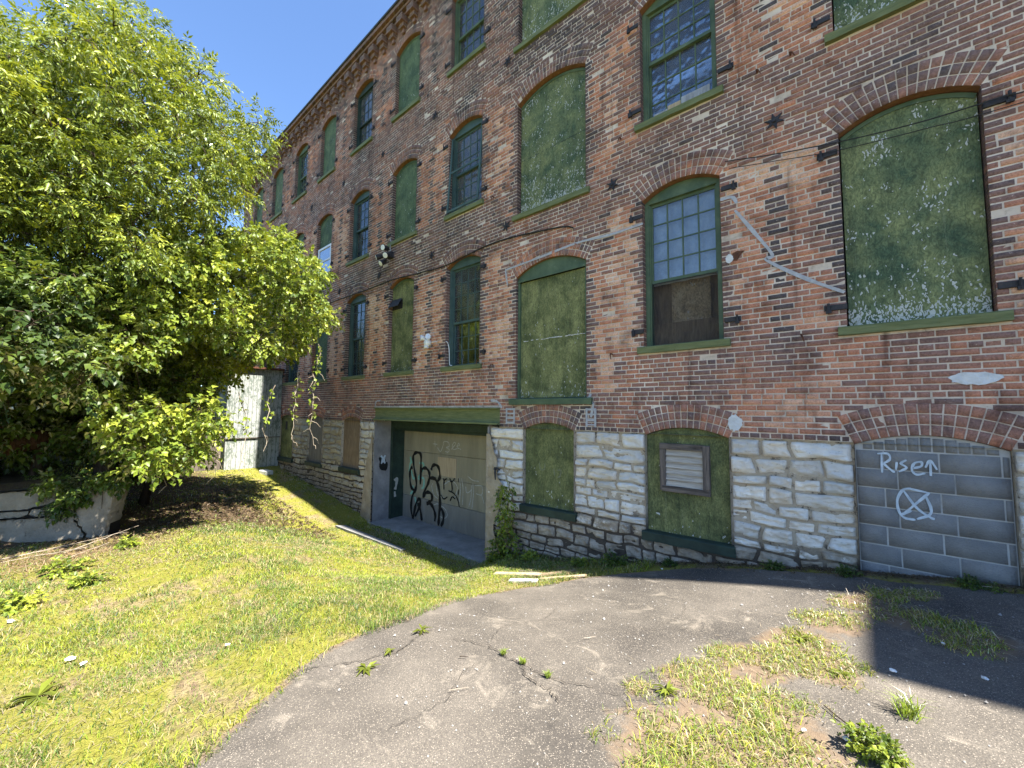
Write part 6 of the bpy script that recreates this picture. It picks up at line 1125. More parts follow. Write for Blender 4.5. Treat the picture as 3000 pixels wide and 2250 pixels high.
def crown(clumps, nsp, comp, ll, lw, rl, cols, seed, droop=.35, shell=.55):
    r = np.random.default_rng(seed)
    C4 = np.array(clumps); n = len(C4)
    ci = np.repeat(np.arange(n), np.maximum(1, nsp*(C4[:, 3]/C4[:, 3].mean())**1.6).astype(int)); m = len(ci)
    dirn = r.normal(0, 1, (m, 3)); dirn /= np.linalg.norm(dirn, axis=1, keepdims=True)
    dirn[:, 2] = dirn[:, 2]*.9
    rad = C4[ci, 3]*(shell+(1-shell)*r.random(m)**.6)*r.uniform(.75, 1.18, m)
    base = C4[ci, :3]+dirn*rad[:, None]*np.array((1.05, 1.05, .85))
    d = dirn*.8+r.normal(0, .45, (m, 3)); d[:, 2] -= droop; d /= np.linalg.norm(d, axis=1, keepdims=True)
    dd, aa, nn = frames(d, r.normal(0, .5, m))
    RL = rl*r.uniform(.7, 1.25, m)
    cc = r.normal(0, 1, n)[ci]*.5+r.normal(0, .6, m)
    PP = []; DD = []; RR = []; LL = []; WW = []; CC = []; ups = []
    for t, s, ang in comp:
        p = base+dd*(RL*t)[:, None]; p[:, 2] -= .18*RL*t*t
        q = dd*math.cos(ang)+aa*(s*math.sin(ang))+r.normal(0, .13, (m, 3)); q[:, 2] -= .22
        PP.append(p); DD.append(q); RR.append(r.normal(0, .55, m)); k = r.uniform(.7, 1.2, m)
        LL.append(ll*k); WW.append(lw*k*r.uniform(.85, 1.15, m)); CC.append(cc+r.normal(0, .5, m))
    P = np.concatenate(PP); D = np.concatenate(DD)
    V, F = leaves_mesh(P, D, np.concatenate(RR), np.concatenate(LL), np.concatenate(WW))
    t = np.clip(np.concatenate(CC)*.36+.46, 0, 1)[:, None]
    c0, c1, c2 = [np.array(c) for c in cols]
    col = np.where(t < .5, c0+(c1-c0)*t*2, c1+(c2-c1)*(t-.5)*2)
    return V, F, np.repeat(col, 5, axis=0), (base, dd, RL)
def limbs(trunk, rad, clumps, seed, twig=.012):
    r = random.Random(seed); mb = MB()
    T = [np.array(p, dtype=float) for p in trunk]; m = len(T)
    rs = [rad*(1-.75*i/(m-1)) for i in range(m)]
    mb.tube(T, rs, 9)
    fine = [T[i]+(T[i+1]-T[i])*j/6 for i in range(m-1) for j in range(6)]
    nodes = [(p, rad*(1-.75*i/len(fine))) for i, p in enumerate(fine)]
    order = sorted(clumps, key=lambda c: np.linalg.norm(np.array(c[:3])-T[m//2]))
    for c in order:
        p = np.array(c[:3]); best = min(nodes, key=lambda q: np.linalg.norm(q[0]-p)+(0.9*max(0, q[0][2]-p[2]+.2))+.3*r.random())
        a, ra = best; L = np.linalg.norm(p-a)
        mid = a+(p-a)*.5+np.array((r.uniform(-.1, .1), r.uniform(-.1, .1), .16))*L*.7
        pts = []; r0 = min(ra*.6, .014+.016*L); 
        for i in range(6):
            t = i/5; pts.append(a*(1-t)**2+2*mid*t*(1-t)+p*t*t)
        mb.tube(pts, [r0*(1-.8*i/5)+.003 for i in range(6)], 5)
        for i in range(2, 6): nodes.append((pts[i], r0*(1-.75*i/5)+.004))
        for _ in range(4):
            q = p+np.array([r.uniform(-1, 1) for _ in range(3)])*c[3]*.9
            mb.tube([p, p+(q-p)*.5+np.array((0, 0, .06)), q], [.008, .006, .003], 4)
    return mb
YG = [(.065, .105, .014), (.195, .255, .024), (.37, .41, .045)]
VG = [(.065, .110, .015), (.205, .275, .028), (.39, .43, .055)]
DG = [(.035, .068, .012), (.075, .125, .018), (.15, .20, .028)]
comp = spray_compound(4, .26, .08, .026)
t = empty('tall_tree', (-12.9, -4.55, -2.1)); tag(t, 'tall bright green tree with fine drooping leaflets rising against the blue sky', 'tree')
t.location = (0, 0, 0)
V, F, C, _ = crown(CL['tall'], 50, comp, .095, .036, .24, YG, 3)
npmesh('crown', V, F, M['leaf'], t, C)
limbs([(-11.5, -5.0, -1.9), (-11.5, -4.98, -1.0), (-11.4, -4.9, .3), (-11.3, -5.0, 1.8), (-11.3, -5.2, 3.5), (-11.4, -5.5, 5.2), (-11.3, -5.6, 6.6)], .17, CL['tall'], 5).build('trunk', M['bark'], t, True)
vcomp = [(.15, 1, 1.0), (.3, -1, 1.0), (.45, 1, .9), (.6, -1, .9), (.75, 1, .8), (.9, -1, .7), (1, 0, 0)]
t = empty('vine_tangle'); tag(t, 'rounded vine covered tree with broad leaves hanging in front of the brick wall', 'tree')
V, F, C, _ = crown(CL['vine'], 62, vcomp, .088, .078, .22, VG, 7, .45)
npmesh('crown', V, F, M['vineleaf'], t, C)
limbs([(-12.2, -4.3, -2.3), (-12.0, -4.1, -1.0), (-11.4, -3.7, .5), (-11.0, -3.4, 1.9), (-10.7, -3.2, 3.2)], .10, CL['vine'], 9).build('trunk', M['bark'], t, True)
# hanging vine stems with a few leaves, and the bare forked twigs at their ends
def hang(x, y, z, L, seed, leafy=.6):
    r = random.Random(seed); pts = [np.array((x, y, z))]
    for i in range(9): pts.append(pts[-1]+np.array((r.uniform(-.05, .05), r.uniform(-.07, .07), -L/9)))
    return pts
mbv = MB(); PP = []; 
HV = [(-11.5, -1.0, 1.0, 1.7, 2, .7), (-11.2, -1.5, 1.0, 1.6, 3, .7), (-11.0, -2.1, .6, 1.2, 4, .7), (-11.3, -2.8, .4, 1.6, 5, .6), (-11.1, -3.4, .2, 1.5, 6, .5), (-11.0, -3.9, .1, 1.5, 7, .3), (-11.8, -.75, 1.9, .9, 8, .8)]
for x, y, z, L, sd, lf in HV:
    x, y, z = x*.86, -5.84+(y+5.84)*.86, z*.86
    p = hang(x, y, z, L, sd); mbv.tube(p, [.010-.0007*i for i in range(10)], 5)
    r = random.Random(sd+50)
    for i in range(1, 10):
        if r.random() < .5 or i > 7:
            q = p[i]+np.array((r.uniform(-.12, .16), r.uniform(-.2, .2), r.uniform(-.22, -.02))); mbv.tube([p[i], (p[i]+q)/2+np.array((0, .02, .03)), q], [.006, .005, .003], 4)
        if i/10 < lf:
            for _ in range(5): PP.append(p[i]+np.array((r.uniform(-.08, .08), r.uniform(-.08, .08), r.uniform(-.06, .06))))
mbv.build('hanging_stem', M['twig'], t)
PP = np.array(PP); m = len(PP); rr = np.random.default_rng(4)
D = rr.normal(0, .7, (m, 3)); D[:, 2] -= .5
V, F = leaves_mesh(PP, D, rr.normal(0, .6, m), .10*rr.uniform(.6, 1.1, m), .085*rr.uniform(.6, 1.1, m))
npmesh('hanging_leaves', V, F, M['vineleaf'], t, np.repeat(np.array(VG[1])[None]*rr.uniform(.7, 1.4, (m, 1)), 5, axis=0))
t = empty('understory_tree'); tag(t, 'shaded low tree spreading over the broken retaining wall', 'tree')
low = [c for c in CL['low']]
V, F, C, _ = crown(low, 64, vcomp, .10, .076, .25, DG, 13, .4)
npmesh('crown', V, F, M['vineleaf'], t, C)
limbs([(-11.6, -5.9, -1.4), (-11.6, -5.8, -.6), (-11.7, -5.6, .4), (-11.7, -5.5, 1.4)], .09, low, 15).build('trunk', M['bark'], t, True)
# ivy falling over the wall top
cl = []
for s, z, r_ in ((.35, -1.30, .13), (.45, -1.42, .13), (.55, -1.55, .11), (.62, -1.66, .09), (.8, -1.24, .12), (.15, -1.18, .12), (-.1, -1.2, .13)):
    p = RB+RD*s+RN*.06; cl.append([p[0], p[1], z, r_])
t = empty('ivy_plant'); tag(t, 'leafy creeper spilling over the top of the cracked retaining wall', 'plant')
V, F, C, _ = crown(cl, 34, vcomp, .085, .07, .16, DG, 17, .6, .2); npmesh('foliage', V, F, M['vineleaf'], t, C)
mb = MB()
for s in (.1, .4, .7): p = RB+RD*s+RN*.05; mb.tube([(p[0]-.4, p[1], -1.28), (p[0], p[1], -1.25), (p[0]+.05, p[1], -1.7)], [.009, .008, .004], 5)
mb.build('stem', M['bark'], t)
# far trees closing the view under the canopy
for i, (x, y, h, w, lab) in enumerate(((-21, -5.2, 6.2, 2.6, 'dense tree behind the understory, nearest the plank fence'), (-22, -10.5, 6.6, 3.0, 'dense tree far behind the leaning wall, at the picture edge'), (-27, -2.2, 7.0, 3.0, 'far tree beyond the shed at the end of the factory'), (-16.5, -7.0, 3.4, 2.4, 'low dark bush filling the gap behind the retaining wall'), (-15.6, -4.4, 2.5, 1.3, 'small dark bush standing before the plank fence'), (-29, -15, 8.5, 4.0, 'farthest broad tree behind the others'))):
    t = empty('background_tree'); tag(t, lab, 'tree', 'trees beyond the lot')
    r = random.Random(i+90); zb = -1.9 if i != 3 else -1.4
    cl = [[x+r.uniform(-1, 1)*w*.75, y+r.uniform(-1, 1)*w*.8, zb+h*(.12+.83*r.random()), r.uniform(.8, 1.2)*w*.32] for _ in range(34)]
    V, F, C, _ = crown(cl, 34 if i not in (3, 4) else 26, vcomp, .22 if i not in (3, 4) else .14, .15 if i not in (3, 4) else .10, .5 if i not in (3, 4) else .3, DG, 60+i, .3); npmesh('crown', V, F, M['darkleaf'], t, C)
    limbs([(x, y, zb-.2), (x+.1, y, zb+h*.3), (x, y+.1, zb+h*.6), (x+.1, y, zb+h*.85)], .16, cl[:14], i).build('trunk', M['bark'], t, True)

# ------------------------------------------------------------------ grass
def blades(x, y, z, h, w, lean, col, seed):
    r = np.random.default_rng(seed); m = len(x); a = r.uniform(0, 2*PI, m); b = r.uniform(0, 2*PI, m)
    P = np.stack([x, y, z], 1); sd = np.stack([np.cos(a), np.sin(a), 0*a], 1)*(w/2)[:, None]
    ld = np.stack([np.cos(b), np.sin(b), 0*b], 1)
    mid = P+ld*(h*lean*.35)[:, None]+np.array((0, 0, 1))*(h*.6)[:, None]
    tip = P+ld*(h*lean*1.1)[:, None]+np.array((0, 0, 1))*(h*(1-.35*lean))[:, None]
    V = np.stack([P-sd, P+sd, mid+sd*.75, mid-sd*.75, tip], 1).reshape(-1, 3); i = np.arange(m)[:, None]*5
    F4 = i+np.array([[0, 1, 2, 3]]); F3 = i+np.array([[3, 2, 4]])
    return V, F4, F3, np.repeat(col, 5, axis=0)
def zground(x, y):
    return height(x, y)+.05*(fbm(x*.9, y*.9, 0, 13)-.5)*np.clip(-y, 0, 1)+.035*(fbm(x*3.3, y*3.3, 0, 17)-.5)
def lawn():
    r = np.random.default_rng(21); xs = []; ys = []
    for x0, x1, y0, y1, dens in ((-4.6, -2.2, -6.6, -.02, 7000), (-6.6, -4.6, -6.6, -.02, 5000), (-10, -6.6, -6.8, -.02, 3000), (-14.5, -10, -6, -.02, 1100), (-19, -14.5, -6, -.02, 600)):
        n = int((x1-x0)*(y1-y0)*dens); xs.append(r.uniform(x0, x1, n)); ys.append(r.uniform(y0, y1, n))
    x = np.concatenate(xs); y = np.concatenate(ys)
    ins2 = inpoly(x-.13*np.clip((fbm(x*2.2, y*2.2, 6, 91, 3)-.42)*5, 0, 1), y+.0*x, ASPH); inside = inpoly(x, y, ASPH) & ins2; slab = (x > -10.05) & (x < -5.6) & (y > -.14-.03*vnoise(x*6, x*0, 0, 3)); slab |= (x > -10.05) & (x < -7.3) & (y > -.93+.16*(x+10)/3.7+.05*vnoise(x*9, x*0, 0, 4)) & (y < -.63)
    shed = (x < SX) & (y > -1.8); s = (x-RB[0])*RN[0]+(y-RB[1])*RN[1]; along = (x-RB[0])*RD[0]+(y-RB[1])*RD[1]
    behind = (s < .02) & (along > -.02) & (s > -.6)
    patch = fbm(x*1.1, y*1.1, 0, 33, 4); fine = fbm(x*5, y*5, 0, 35, 3)
    # thin under the tree, thick in the open; frayed at the asphalt
    shade = np.clip((-9.2-x)/1.8, 0, 1)*np.clip((-1.7-y)/.8, 0, 1)
    keep = (~inside) & (~slab) & (~shed) & (~behind) & (r.random(len(x)) < np.clip(.30+2.4*(patch-.42)+1.5*(fine-.5), .16, 1)*(1-.4*shade))
    x, y, patch, fine = x[keep], y[keep], patch[keep], fine[keep]; m = len(x)
    dist = np.hypot(x, y+5.84); foot = np.clip(1-(-y)/.6, 0, 1)
    tall = np.clip((fbm(x*.8, y*.8, 4, 37, 3)-.45)*4, 0, 1)
    h = r.uniform(.016, .05, m)*(1+.9*tall)*(1+.7*foot*r.random(m)); w = .0048*np.clip(dist/4.5, .9, 3.2)*r.uniform(.7, 1.4, m)
    lean = r.uniform(.3, 1.3, m)
    k = r.random(m); moss = np.clip((fbm(x*1.7+5, y*1.7, 0, 39, 3)-.5)*7+.45, 0, 1)
    g = np.array((.142, .215, .028)); yel = np.array((.33, .36, .032)); straw = np.array((.40, .32, .16)); dk = np.array((.062, .115, .020))
    col = g+(yel-g)*(moss*(.35+.65*r.random(m)))[:, None]
    col = np.where((k < .09+.15*(1-moss))[:, None], straw, col); col = np.where((k > .84-.25*tall)[:, None], dk, col)
    col = col*r.uniform(.72, 1.25, (m, 1))
    V, F4, F3, C = blades(x, y, np.where(inpoly(x, y, ASPH), height(x, y)+.006, zground(x, y)-.004), h, w, lean, col, 5)
    o = npmesh('grass', V, [F4, F3], M['grass'], None, C); tag(o, 'patchy mossy lawn of short yellow green grass', 'grass', kind='stuff'); return m
lawn()
def thatch():                                    # dead straw lying flat over the lawn and along the asphalt rim
    r = np.random.default_rng(25); n = 40000; x = r.uniform(-9.5, -2.3, n); y = r.uniform(-6.6, -.3, n)
    ins = inpoly(x, y, ASPH); rim = ins & (~inpoly(x-.09, y+.0, ASPH)); p = fbm(x*1.3+9, y*1.3, 0, 45, 3)
    k = (~ins & (r.random(n) < np.clip((p-.40)*4, .1, 1))) | (rim & (r.random(n) < .7))
    x, y = x[k], y[k]; n = 900; s = np.array(STRIP); i = r.integers(0, len(s), n)
    xa = s[i, 0]+r.normal(0, .5, n)*s[i, 2]; ya = s[i, 1]+r.normal(0, .5, n)*s[i, 2]
    n2 = 2600; xb = r.normal(-8.9, .55, n2); yb = r.normal(-5.7, .6, n2); kk = ((xb-RB[0])*RN[0]+(yb-RB[1])*RN[1]) > .05; xb, yb = xb[kk], yb[kk]
    x = np.concatenate([x, xa, xb]); y = np.concatenate([y, ya, yb]); m = len(x); a = r.uniform(0, 2*PI, m); L = r.uniform(.02, .075, m)
    L[-len(xb):] *= 2.2
    dist = np.hypot(x, y+5.84); w = .0022*np.clip(dist/4.5, .9, 2.6); z = np.where(inpoly(x, y, ASPH), height(x, y)+.016, zground(x, y)+.006)+r.uniform(0, .016, m)
    d = np.stack([np.cos(a), np.sin(a), r.normal(0, .22, m)], 1); sd = np.stack([-np.sin(a), np.cos(a), 0*a], 1)*w[:, None]; P = np.stack([x, y, z], 1)
    V = np.stack([P-sd, P+sd, P+d*L[:, None]+sd*.4, P+d*L[:, None]-sd*.4], 1).reshape(-1, 3); F = np.arange(m*4).reshape(-1, 4)
    c = np.array((.34, .26, .145))*r.uniform(.45, 1.25, (m, 1)); c[-len(xb):] *= np.array((1.0, .85, .75))
    o = npmesh('straw', V, F, M['grass'], None, np.repeat(c, 4, axis=0)); tag(o, 'dead straw strewn over the lawn and the asphalt rim', 'straw', kind='stuff')
thatch()
def strip_grass():
    r = np.random.default_rng(31); n = 90000; x = r.uniform(-1.6, 1.3, n); y = r.uniform(-5.6, -.35, n)
    w_ = strip_w(x, y)*(fbm(x*5, y*5, 0, 47, 4)*2.2-.16); edge = np.clip(1-np.abs(y+.16)/.14, 0, 1)*.5*(x < 1.3)
    k = r.random(n) < np.clip(np.maximum((w_-.42)*2.6, edge-.3), 0, 1); x, y = x[k], y[k]; m = len(x); tall = np.clip((fbm(x*2, y*2, 3, 49, 2)-.4)*3, 0, 1)
    g = np.array((.165, .240, .034)); yl = np.array((.34, .35, .045)); st = np.array((.50, .39, .21)); q = r.random((m, 1))
    col = np.where(q < .5, g, np.where(q < .84, yl, st))*r.uniform(.7, 1.2, (m, 1))
    V, F4, F3, C = blades(x, y, height(x, y)+.006, r.uniform(.014, .042, m)*(1+1.2*tall), .0048*r.uniform(.7, 1.5, m), r.uniform(.5, 1.5, m), col, 6)
    o = npmesh('weedy_strip', V, [F4, F3], M['grass'], None, C); tag(o, 'weedy grass growing through the broken strip of asphalt', 'grass', kind='stuff')
strip_grass()
# single weeds
def weed(x, y, size, label, kind='rosette', seed=0, cols=VG, z=None, group='weeds rooted in the ground and asphalt'):
    r = np.random.default_rng(seed+200); z0 = gz(x, y)+.012 if z is None else z
    o = empty('weed', (x, y, z0)); tag(o, label, 'weed', group)
    if kind == 'rosette':
        n = int(r.integers(13, 20)); a = r.uniform(0, 2*PI, n); e = r.uniform(.05, .4, n); P = np.zeros((n, 3)); P[:, 2] = r.uniform(0, .02, n)
        D = np.stack([np.cos(a)*np.cos(e), np.sin(a)*np.cos(e), np.sin(e)], 1)
        V, F = leaves_mesh(P, D, r.normal(0, .3, n), size*r.uniform(.6, 1.1, n), size*.24*r.uniform(.7, 1.2, n), .15, .25)
        npmesh('leaf', V, F, M['vineleaf'], o, np.repeat((np.array(cols[1])*.75+np.array((.02, .0, .005)))*r.uniform(.5, 1.3, (n, 1)), 5, axis=0))
    elif kind == 'tuft':
        n = 90; p = r.normal(0, size*.16, (n, 2)); g = np.array(cols[1])*r.uniform(.6, 1.4, (n, 1))
        V, F4, F3, C = blades(p[:, 0], p[:, 1], 0*p[:, 0], size*r.uniform(.4, 1.0, n), .006*np.ones(n), r.uniform(.3, 1.1, n), g, seed)
        npmesh('blades', V, [F4, F3], M['grass'], o, C)
    else:
        cl = [[r.normal(0, size*.35), r.normal(0, size*.35), size*(.15+.4*r.random()), size*.3] for _ in range(7)]
        V, F, C, _ = crown(cl, (26 if size < .13 else 11) if size < .3 else 26, vcomp, .05 if size > .13 else .022, .036 if size > .13 else .016, .09 if size > .13 else .05, cols, seed+7, .1, .2); npmesh('leaf', V, F, M['vineleaf'], o, C)
        mb = MB()
        for c in cl: mb.tube([(0, 0, -.02), (c[0]*.4, c[1]*.4, c[2]*.6), (c[0], c[1], c[2])], [.005, .004, .002], 4)
        mb.build('stem', M['twig'], o)
    return o
weed(-2.80, -4.19, .10, 'flat rosette weed at the asphalt crack nearest the lawn edge', seed=1)
weed(-2.86, -3.95, .07, 'small rosette weed midway along the curved asphalt crack', seed=2)
weed(-2.97, -3.56, .10, 'rosette weed at the far end of the curved asphalt crack', seed=3)
weed(-1.93, -3.43, .05, 'tiny tuft in the straight asphalt crack, greener one', 'tuft', 4)
weed(-1.68, -3.46, .05, 'tiny tuft in the straight asphalt crack, nearer the camera', 'tuft', 5)
weed(-2.13, -3.42, .05, 'tiniest sprig in the straight asphalt crack', 'tuft', 6)
weed(.17, -2.60, .16, 'lone upright grass tuft beside the edge of the dark shadow', 'tuft', 7)
weed(-.98, -3.14, .09, 'broad weed at the corner where grass meets grey asphalt', seed=8)
weed(-.37, -1.95, .10, 'long leaved weed casting a shadow on the strip tip', seed=9)
weed(.02, -3.05, .12, 'dense yellow green cushion weed at the bottom edge', 'bush', 10, YG)
weed(-.12, -2.36, .07, 'broad leaved weed in the middle of the strip', seed=11)
weed(-8.0, -5.55, .20, 'bright leafy weed clump below the retaining wall', 'bush', 12, group='leafy weed clumps by the retaining wall')
weed(-7.15, -5.35, .16, 'bright leafy weed clump farther out on the lawn', 'bush', 13, group='leafy weed clumps by the retaining wall')
weed(-6.9, -5.95, .20, 'bright leafy weed clump at the edge of the picture', 'bush', 14, group='leafy weed clumps by the retaining wall')
weed(-8.7, -4.85, .14, 'small leafy weed clump at the retaining wall corner', 'bush', 15, group='leafy weed clumps by the retaining wall')
weed(-4.42, -5.75, .20, 'large flat leaved weed low on the lawn at the picture edge', seed=16)
for i, (x, y, s, lab) in enumerate(((-5.1, -.32, .3, 'leafy weed at the foot of the garage pier'), (-4.3, -.25, .22, 'leafy weed under the first basement sill'), (-3.3, -.32, .20, 'leafy weed between the two basement boards'), (-2.75, -.25, .26, 'dark leafy weed by the rubble foot left of the louver'), (-2.0, -.18, .13, 'low weed under the louver board'), (-.78, -.16, .14, 'low weed at the white stones before the block infill'), (-.12, -.22, .18, 'weed at the corner of the block infill'), (.78, -.2, .16, 'low weed at the foot of the block infill'))):
    weed(x, y, s*.62, lab, 'bush', 40+i, VG if i < 3 else DG, group='weeds along the wall foot')
# climbing weed on the garage pier
t = empty('climbing_weed', (-4.95, -.09, -2.65)); tag(t, 'tall leafy weed climbing the stone pier beside the garage door', 'plant')
cl = [[random.uniform(-.10, .10)*(1+.6*(k < 4)), -.10-random.uniform(0, .10), .08+.098*k, .11] for k in range(13)]+[[-.12, -.15, .1, .16], [.18, -.15, .12, .16], [.1, -.12, .35, .14]]
V, F, C, _ = crown(cl, 13, vcomp, .062, .040, .10, VG, 77, .35, .1); npmesh('foliage', V, F, M['vineleaf'], t, C)
mb = MB(); mb.tube([(0, -.05, -.1), (.02, -.08, .4), (-.03, -.08, .8), (.03, -.10, 1.35)], [.010, .008, .006, .003], 5); mb.tube([(.05, -.05, -.1), (-.06, -.1, .5), (.06, -.09, 1.0)], [.008, .006, .003], 5); mb.build('stem', M['twig'], t)
# ------------------------------------------------------------------ scraps lying about
def board(x, y, L, w, th, ang, mat, label, tilt=.02):
    mb = MB(); n = 6; vs = []
    for i in range(n+1):
        u = -L/2+L*i/n
        for v, q in ((-w/2, 0), (w/2, 0), (w/2, th), (-w/2, th)): vs.append((u, v*(1-.25*random.random()*(i in (0, n))), q+tilt*u*.4+random.uniform(-.002, .002)))
    fs = [(0, 1, 2, 3), tuple(n*4+k for k in (3, 2, 1, 0))]+[(i*4+k, i*4+(k+1) % 4, (i+1)*4+(k+1) % 4, (i+1)*4+k) for i in range(n) for k in range(4)]
    mb.add(vs, fs); o = mb.build('wood_scrap', M[mat], None, loc=(x, y, gz(x, y)+.022)); o.rotation_euler = (0, -math.atan2(gz(x+.3*math.cos(ang), y+.3*math.sin(ang))-gz(x-.3*math.cos(ang), y-.3*math.sin(ang)), .6), ang)
    tag(o, label, 'wood scrap', 'broken boards where the lawn meets the asphalt'); return o
board(-3.95, -1.06, .80, .11, .022, .18, 'plank_pale', 'longest pale broken board lying at the lawn edge')
board(-3.40, -.86, .62, .075, .02, .62, 'plybrown', 'brown broken board nearest the stone wall')
board(-3.18, -.98, .66, .06, .018, .50, 'plank_pale', 'thin pale splintered board beside the brown one')
board(-3.62, -1.32, .42, .09, .018, .35, 'whitepatch', 'short whitish board flat at the asphalt corner')
board(-3.85, -.90, .40, .04, .014, -.05, 'wood_grey', 'thin grey stick board behind the longest pale one')
mb = MB(); mb.box(-.20, .20, -.12, .12, 0, .15, .015); o = mb.build('stone_block', M['whitepatch'], None, loc=(-15.55, -.72, -2.27)); o.rotation_euler = (0, .04, .25); tag(o, 'loose pale stone block on the grass before the white shed', 'stone')
LIT = [(-4.95, -5.58, .05, 'rounded white scrap on the lawn, the larger of two'), (-4.76, -5.52, .04, 'smaller white scrap beside the rounded one on the lawn'), (-6.45, -5.93, .06, 'white scrap by the leafy weeds at the picture edge'), (-4.12, -4.71, .03, 'small white scrap in the straw near the moss'),
       (-.09, -3.02, .035, 'crumpled white scrap low in the weedy strip'), (-.27, -3.07, .025, 'small white scrap beside the crumpled one'), (.13, -2.17, .03, 'white scrap just inside the dark shadow'), (.42, -1.62, .022, 'tiny white scrap in the shaded weeds'), (.55, -2.0, .03, 'white scrap on the shaded asphalt'), (-2.0, -.42, .03, 'white pebble on the dark strip under the louver board')]
for x, y, r_, lab in LIT:
    mb = MB(); mb.blob((0, 0, 0), r_*.6, 9, 6, (1, .7, .4), .35); o = mb.build('litter_scrap', M['litter'], None, loc=(x, y, gz(x, y)+.03)); o.rotation_euler = (random.uniform(-.2, .2), .1, random.uniform(0, 3)); tag(o, lab, 'litter', 'white scraps lying about')
def stick(x, y, L, ang, r_, label, mat='twig', up=.0, n=5, group='twigs on the ground'):
    mb = MB(); pts = []
    for i in range(n+1):
        u = -L/2+L*i/n; px, py = x+u*math.cos(ang)+random.uniform(-.03, .03)*L, y+u*math.sin(ang)+random.uniform(-.02, .02)*L
        pts.append((px, py, gz(px, py)+.02+r_+up*i/n))
    mb.tube(pts, [r_*(1-.5*i/n) for i in range(n+1)], 5); o = mb.build('twig', M[mat]); tag(o, label, 'twig', group)
stick(-3.30, -3.55, .16, .6, .006, 'dark stick on the asphalt by the lawn edge', 'bark')
stick(-2.33, -3.65, .07, .5, .004, 'small twig on the asphalt below the straight crack', 'bark')
stick(-1.75, -2.75, .11, 1.0, .003, 'thin curved twig in the middle of the asphalt')
stick(-2.05, -3.95, .13, .9, .003, 'pale straw stalk on the asphalt foreground')
stick(-.02, -2.95, .5, 2.3, .006, 'long brown stalk low in the weedy strip', 'bark')
for i, (x, y, L, a, u, lab) in enumerate(((-9.15, -5.45, 1.2, 1.35, .16, 'longest pale dead branch against the retaining wall'), (-9.0, -5.15, .9, 1.7, .22, 'pale dead branch at the retaining wall corner'), (-8.9, -5.7, .9, 1.1, .1, 'dead branch in the straw below the wall'), (-9.25, -5.9, 1.0, 1.5, .05, 'dead branch close under the retaining wall'), (-8.7, -5.35, .7, 2.2, .06, 'short dead branch out in the straw'))):
    stick(x, y, L, a, .006, lab, 'twig', u, 9, 'dead branches at the retaining wall')
# log and blue drum behind the wall
mb = MB(); mb.tube([(-11.1, -7.4, -1.35), (-11.15, -6.8, -.95), (-11.25, -6.3, -.72), (-11.3, -5.75, -.55)], [.20, .19, .18, .16], 12); mb.tube([(-11.2, -6.5, -.8), (-11.1, -6.3, -.4), (-11.15, -6.2, -.1)], [.08, .06, .04], 8)
o = mb.build('fallen_log', M['log'], None, True); tag(o, 'rusty brown leaning log behind the retaining wall', 'log')
t = empty('plastic_drum', (-11.35, -4.98, -2.2)); tag(t, 'pale blue plastic drum half hidden behind the retaining wall end', 'drum')
mb = MB(); mb.tube([(0, 0, 0), (0, 0, .05), (0, 0, .3), (0, 0, .32), (0, 0, .60), (0, 0, .64)], [.21, .23, .23, .24, .23, .21], 20); mb.build('body', M['blue'], t, True)
mb = MB(); mb.tube([(0, 0, .641), (0, 0, .67)], [.215, .20], 20); mb.build('lid', M['blue'], t)
# leaf litter under the tree
def leaf_litter():
    r = np.random.default_rng(55); n = 7000; x = r.uniform(-14.5, -8.9, n); y = r.uniform(-5.6, -1.3, n); x[:1600] = r.uniform(-5.4, 1.6, 1600); y[:1600] = -.03-np.abs(r.normal(0, .14, 1600)); k = ((x-RB[0])*RN[0]+(y-RB[1])*RN[1] > .05) | ((x-RB[0])*RD[0]+(y-RB[1])*RD[1] < 0); x, y = x[k], y[k]; m = len(x)
    D = r.normal(0, 1, (m, 3)); D[:, 2] *= .25; V, F = leaves_mesh(np.stack([x, y, zground(x, y)+.02], 1), D, r.normal(0, .5, m), r.uniform(.04, .09, m)*np.where(x > -6, .5, 1), r.uniform(.03, .06, m)*np.where(x > -6, .4, 1))
    c = np.array((.085, .058, .034))*r.uniform(.4, 1.9, (m, 1)); o = npmesh('leaf_litter', V, F, M['grass'], None, np.repeat(c, 5, axis=0)); tag(o, 'brown leaf litter on the ground under the tree', 'leaf litter', kind='stuff')
leaf_litter()
def grit():
    r = np.random.default_rng(57); n = 900; x = r.uniform(-3.2, 1.2, n); y = r.uniform(-4.6, -.3, n); k = inpoly(x, y, ASPH); x, y = x[k], y[k]; m = len(x); s = r.uniform(.002, .008, m)*(1+1.2*(r.random(m) < .06))
    o8 = np.array([(1, 0, 0), (0, 1, 0), (-1, 0, 0), (0, -1, 0), (0, 0, 1)]); V = (np.stack([x, y, height(x, y)+.011], 1)[:, None]+o8[None]*s[:, None, None]*r.uniform(.6, 1.4, (m, 5, 1))).reshape(-1, 3)
    F = (np.arange(m)[:, None, None]*5+np.array([[0, 1, 4], [1, 2, 4], [2, 3, 4], [3, 0, 4]])[None]).reshape(-1, 3); o = npmesh('grit', V, F, M['scuff']); tag(o, 'loose pale grit on the asphalt', 'grit', kind='stuff')
grit()
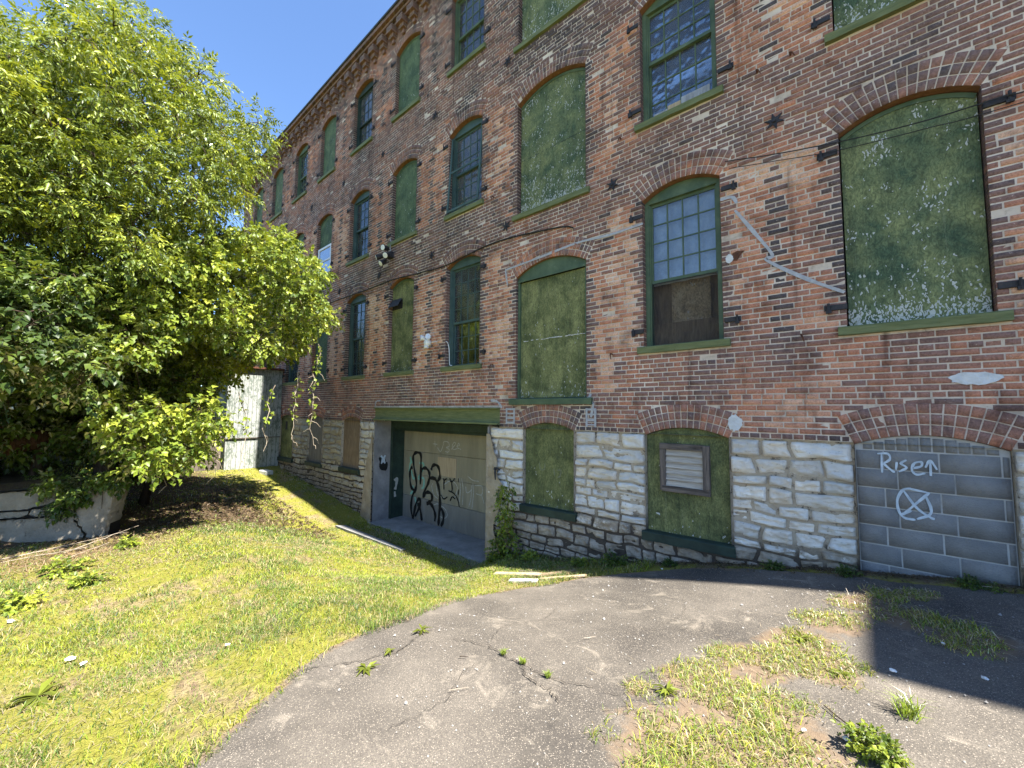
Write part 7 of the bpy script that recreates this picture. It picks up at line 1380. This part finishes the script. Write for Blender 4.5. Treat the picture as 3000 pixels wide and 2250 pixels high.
# ------------------------------------------------------------------ light and camera
SUN = Vector((.625, .038, 1)).normalized(); EL = math.asin(SUN.z); AZ = math.atan2(SUN.x, SUN.y)
l = bpy.data.lights.new('sun', 'SUN'); l.energy = 5.0; l.angle = math.radians(.5); l.color = (1, .955, .87)
o = link(bpy.data.objects.new('sun', l)); o.rotation_euler = SUN.to_track_quat('Z', 'Y').to_euler(); o.location = (10, -10, 30)
w = bpy.data.worlds.new('World'); SC.world = w; w.use_nodes = True; nt = w.node_tree
sk = nt.nodes.new('ShaderNodeTexSky'); sk.sky_type = 'NISHITA'; sk.sun_disc = False; sk.sun_elevation = EL; sk.sun_rotation = AZ
sk.altitude = 1200; sk.air_density = 1.0; sk.dust_density = .2; sk.ozone_density = 6.0
nt.links.new(sk.outputs[0], nt.nodes['Background'].inputs[0]); nt.nodes['Background'].inputs[1].default_value = .10
cam = bpy.data.cameras.new('camera'); cam.sensor_width = 36; cam.lens = 1169.2/3000*36; cam.clip_end = 2000; cam.clip_start = .05
co = link(bpy.data.objects.new('camera', cam)); yaw, pitch, roll = .7074, .0681, .009
Fv = Vector((-math.sin(yaw)*math.cos(pitch), math.cos(yaw)*math.cos(pitch), math.sin(pitch))); Rv = Vector((math.cos(yaw), math.sin(yaw), 0)); Uv = Rv.cross(Fv)
R2 = Rv*math.cos(roll)+Uv*math.sin(roll); U2 = -Rv*math.sin(roll)+Uv*math.cos(roll)
from mathutils import Matrix
co.matrix_world = Matrix(((R2.x, U2.x, -Fv.x, 0), (R2.y, U2.y, -Fv.y, -5.84), (R2.z, U2.z, -Fv.z, 0), (0, 0, 0, 1)))
SC.camera = co
SC.view_settings.view_transform = 'Standard'; SC.view_settings.look = 'None'; SC.view_settings.exposure = 1.95; SC.view_settings.gamma = 1
SC.cycles.max_bounces = 7; SC.cycles.transparent_max_bounces = 12; SC.cycles.use_adaptive_sampling = True
try: SC.cycles.use_denoising = True; SC.cycles.denoiser = 'OPENIMAGEDENOISE'
except Exception: pass
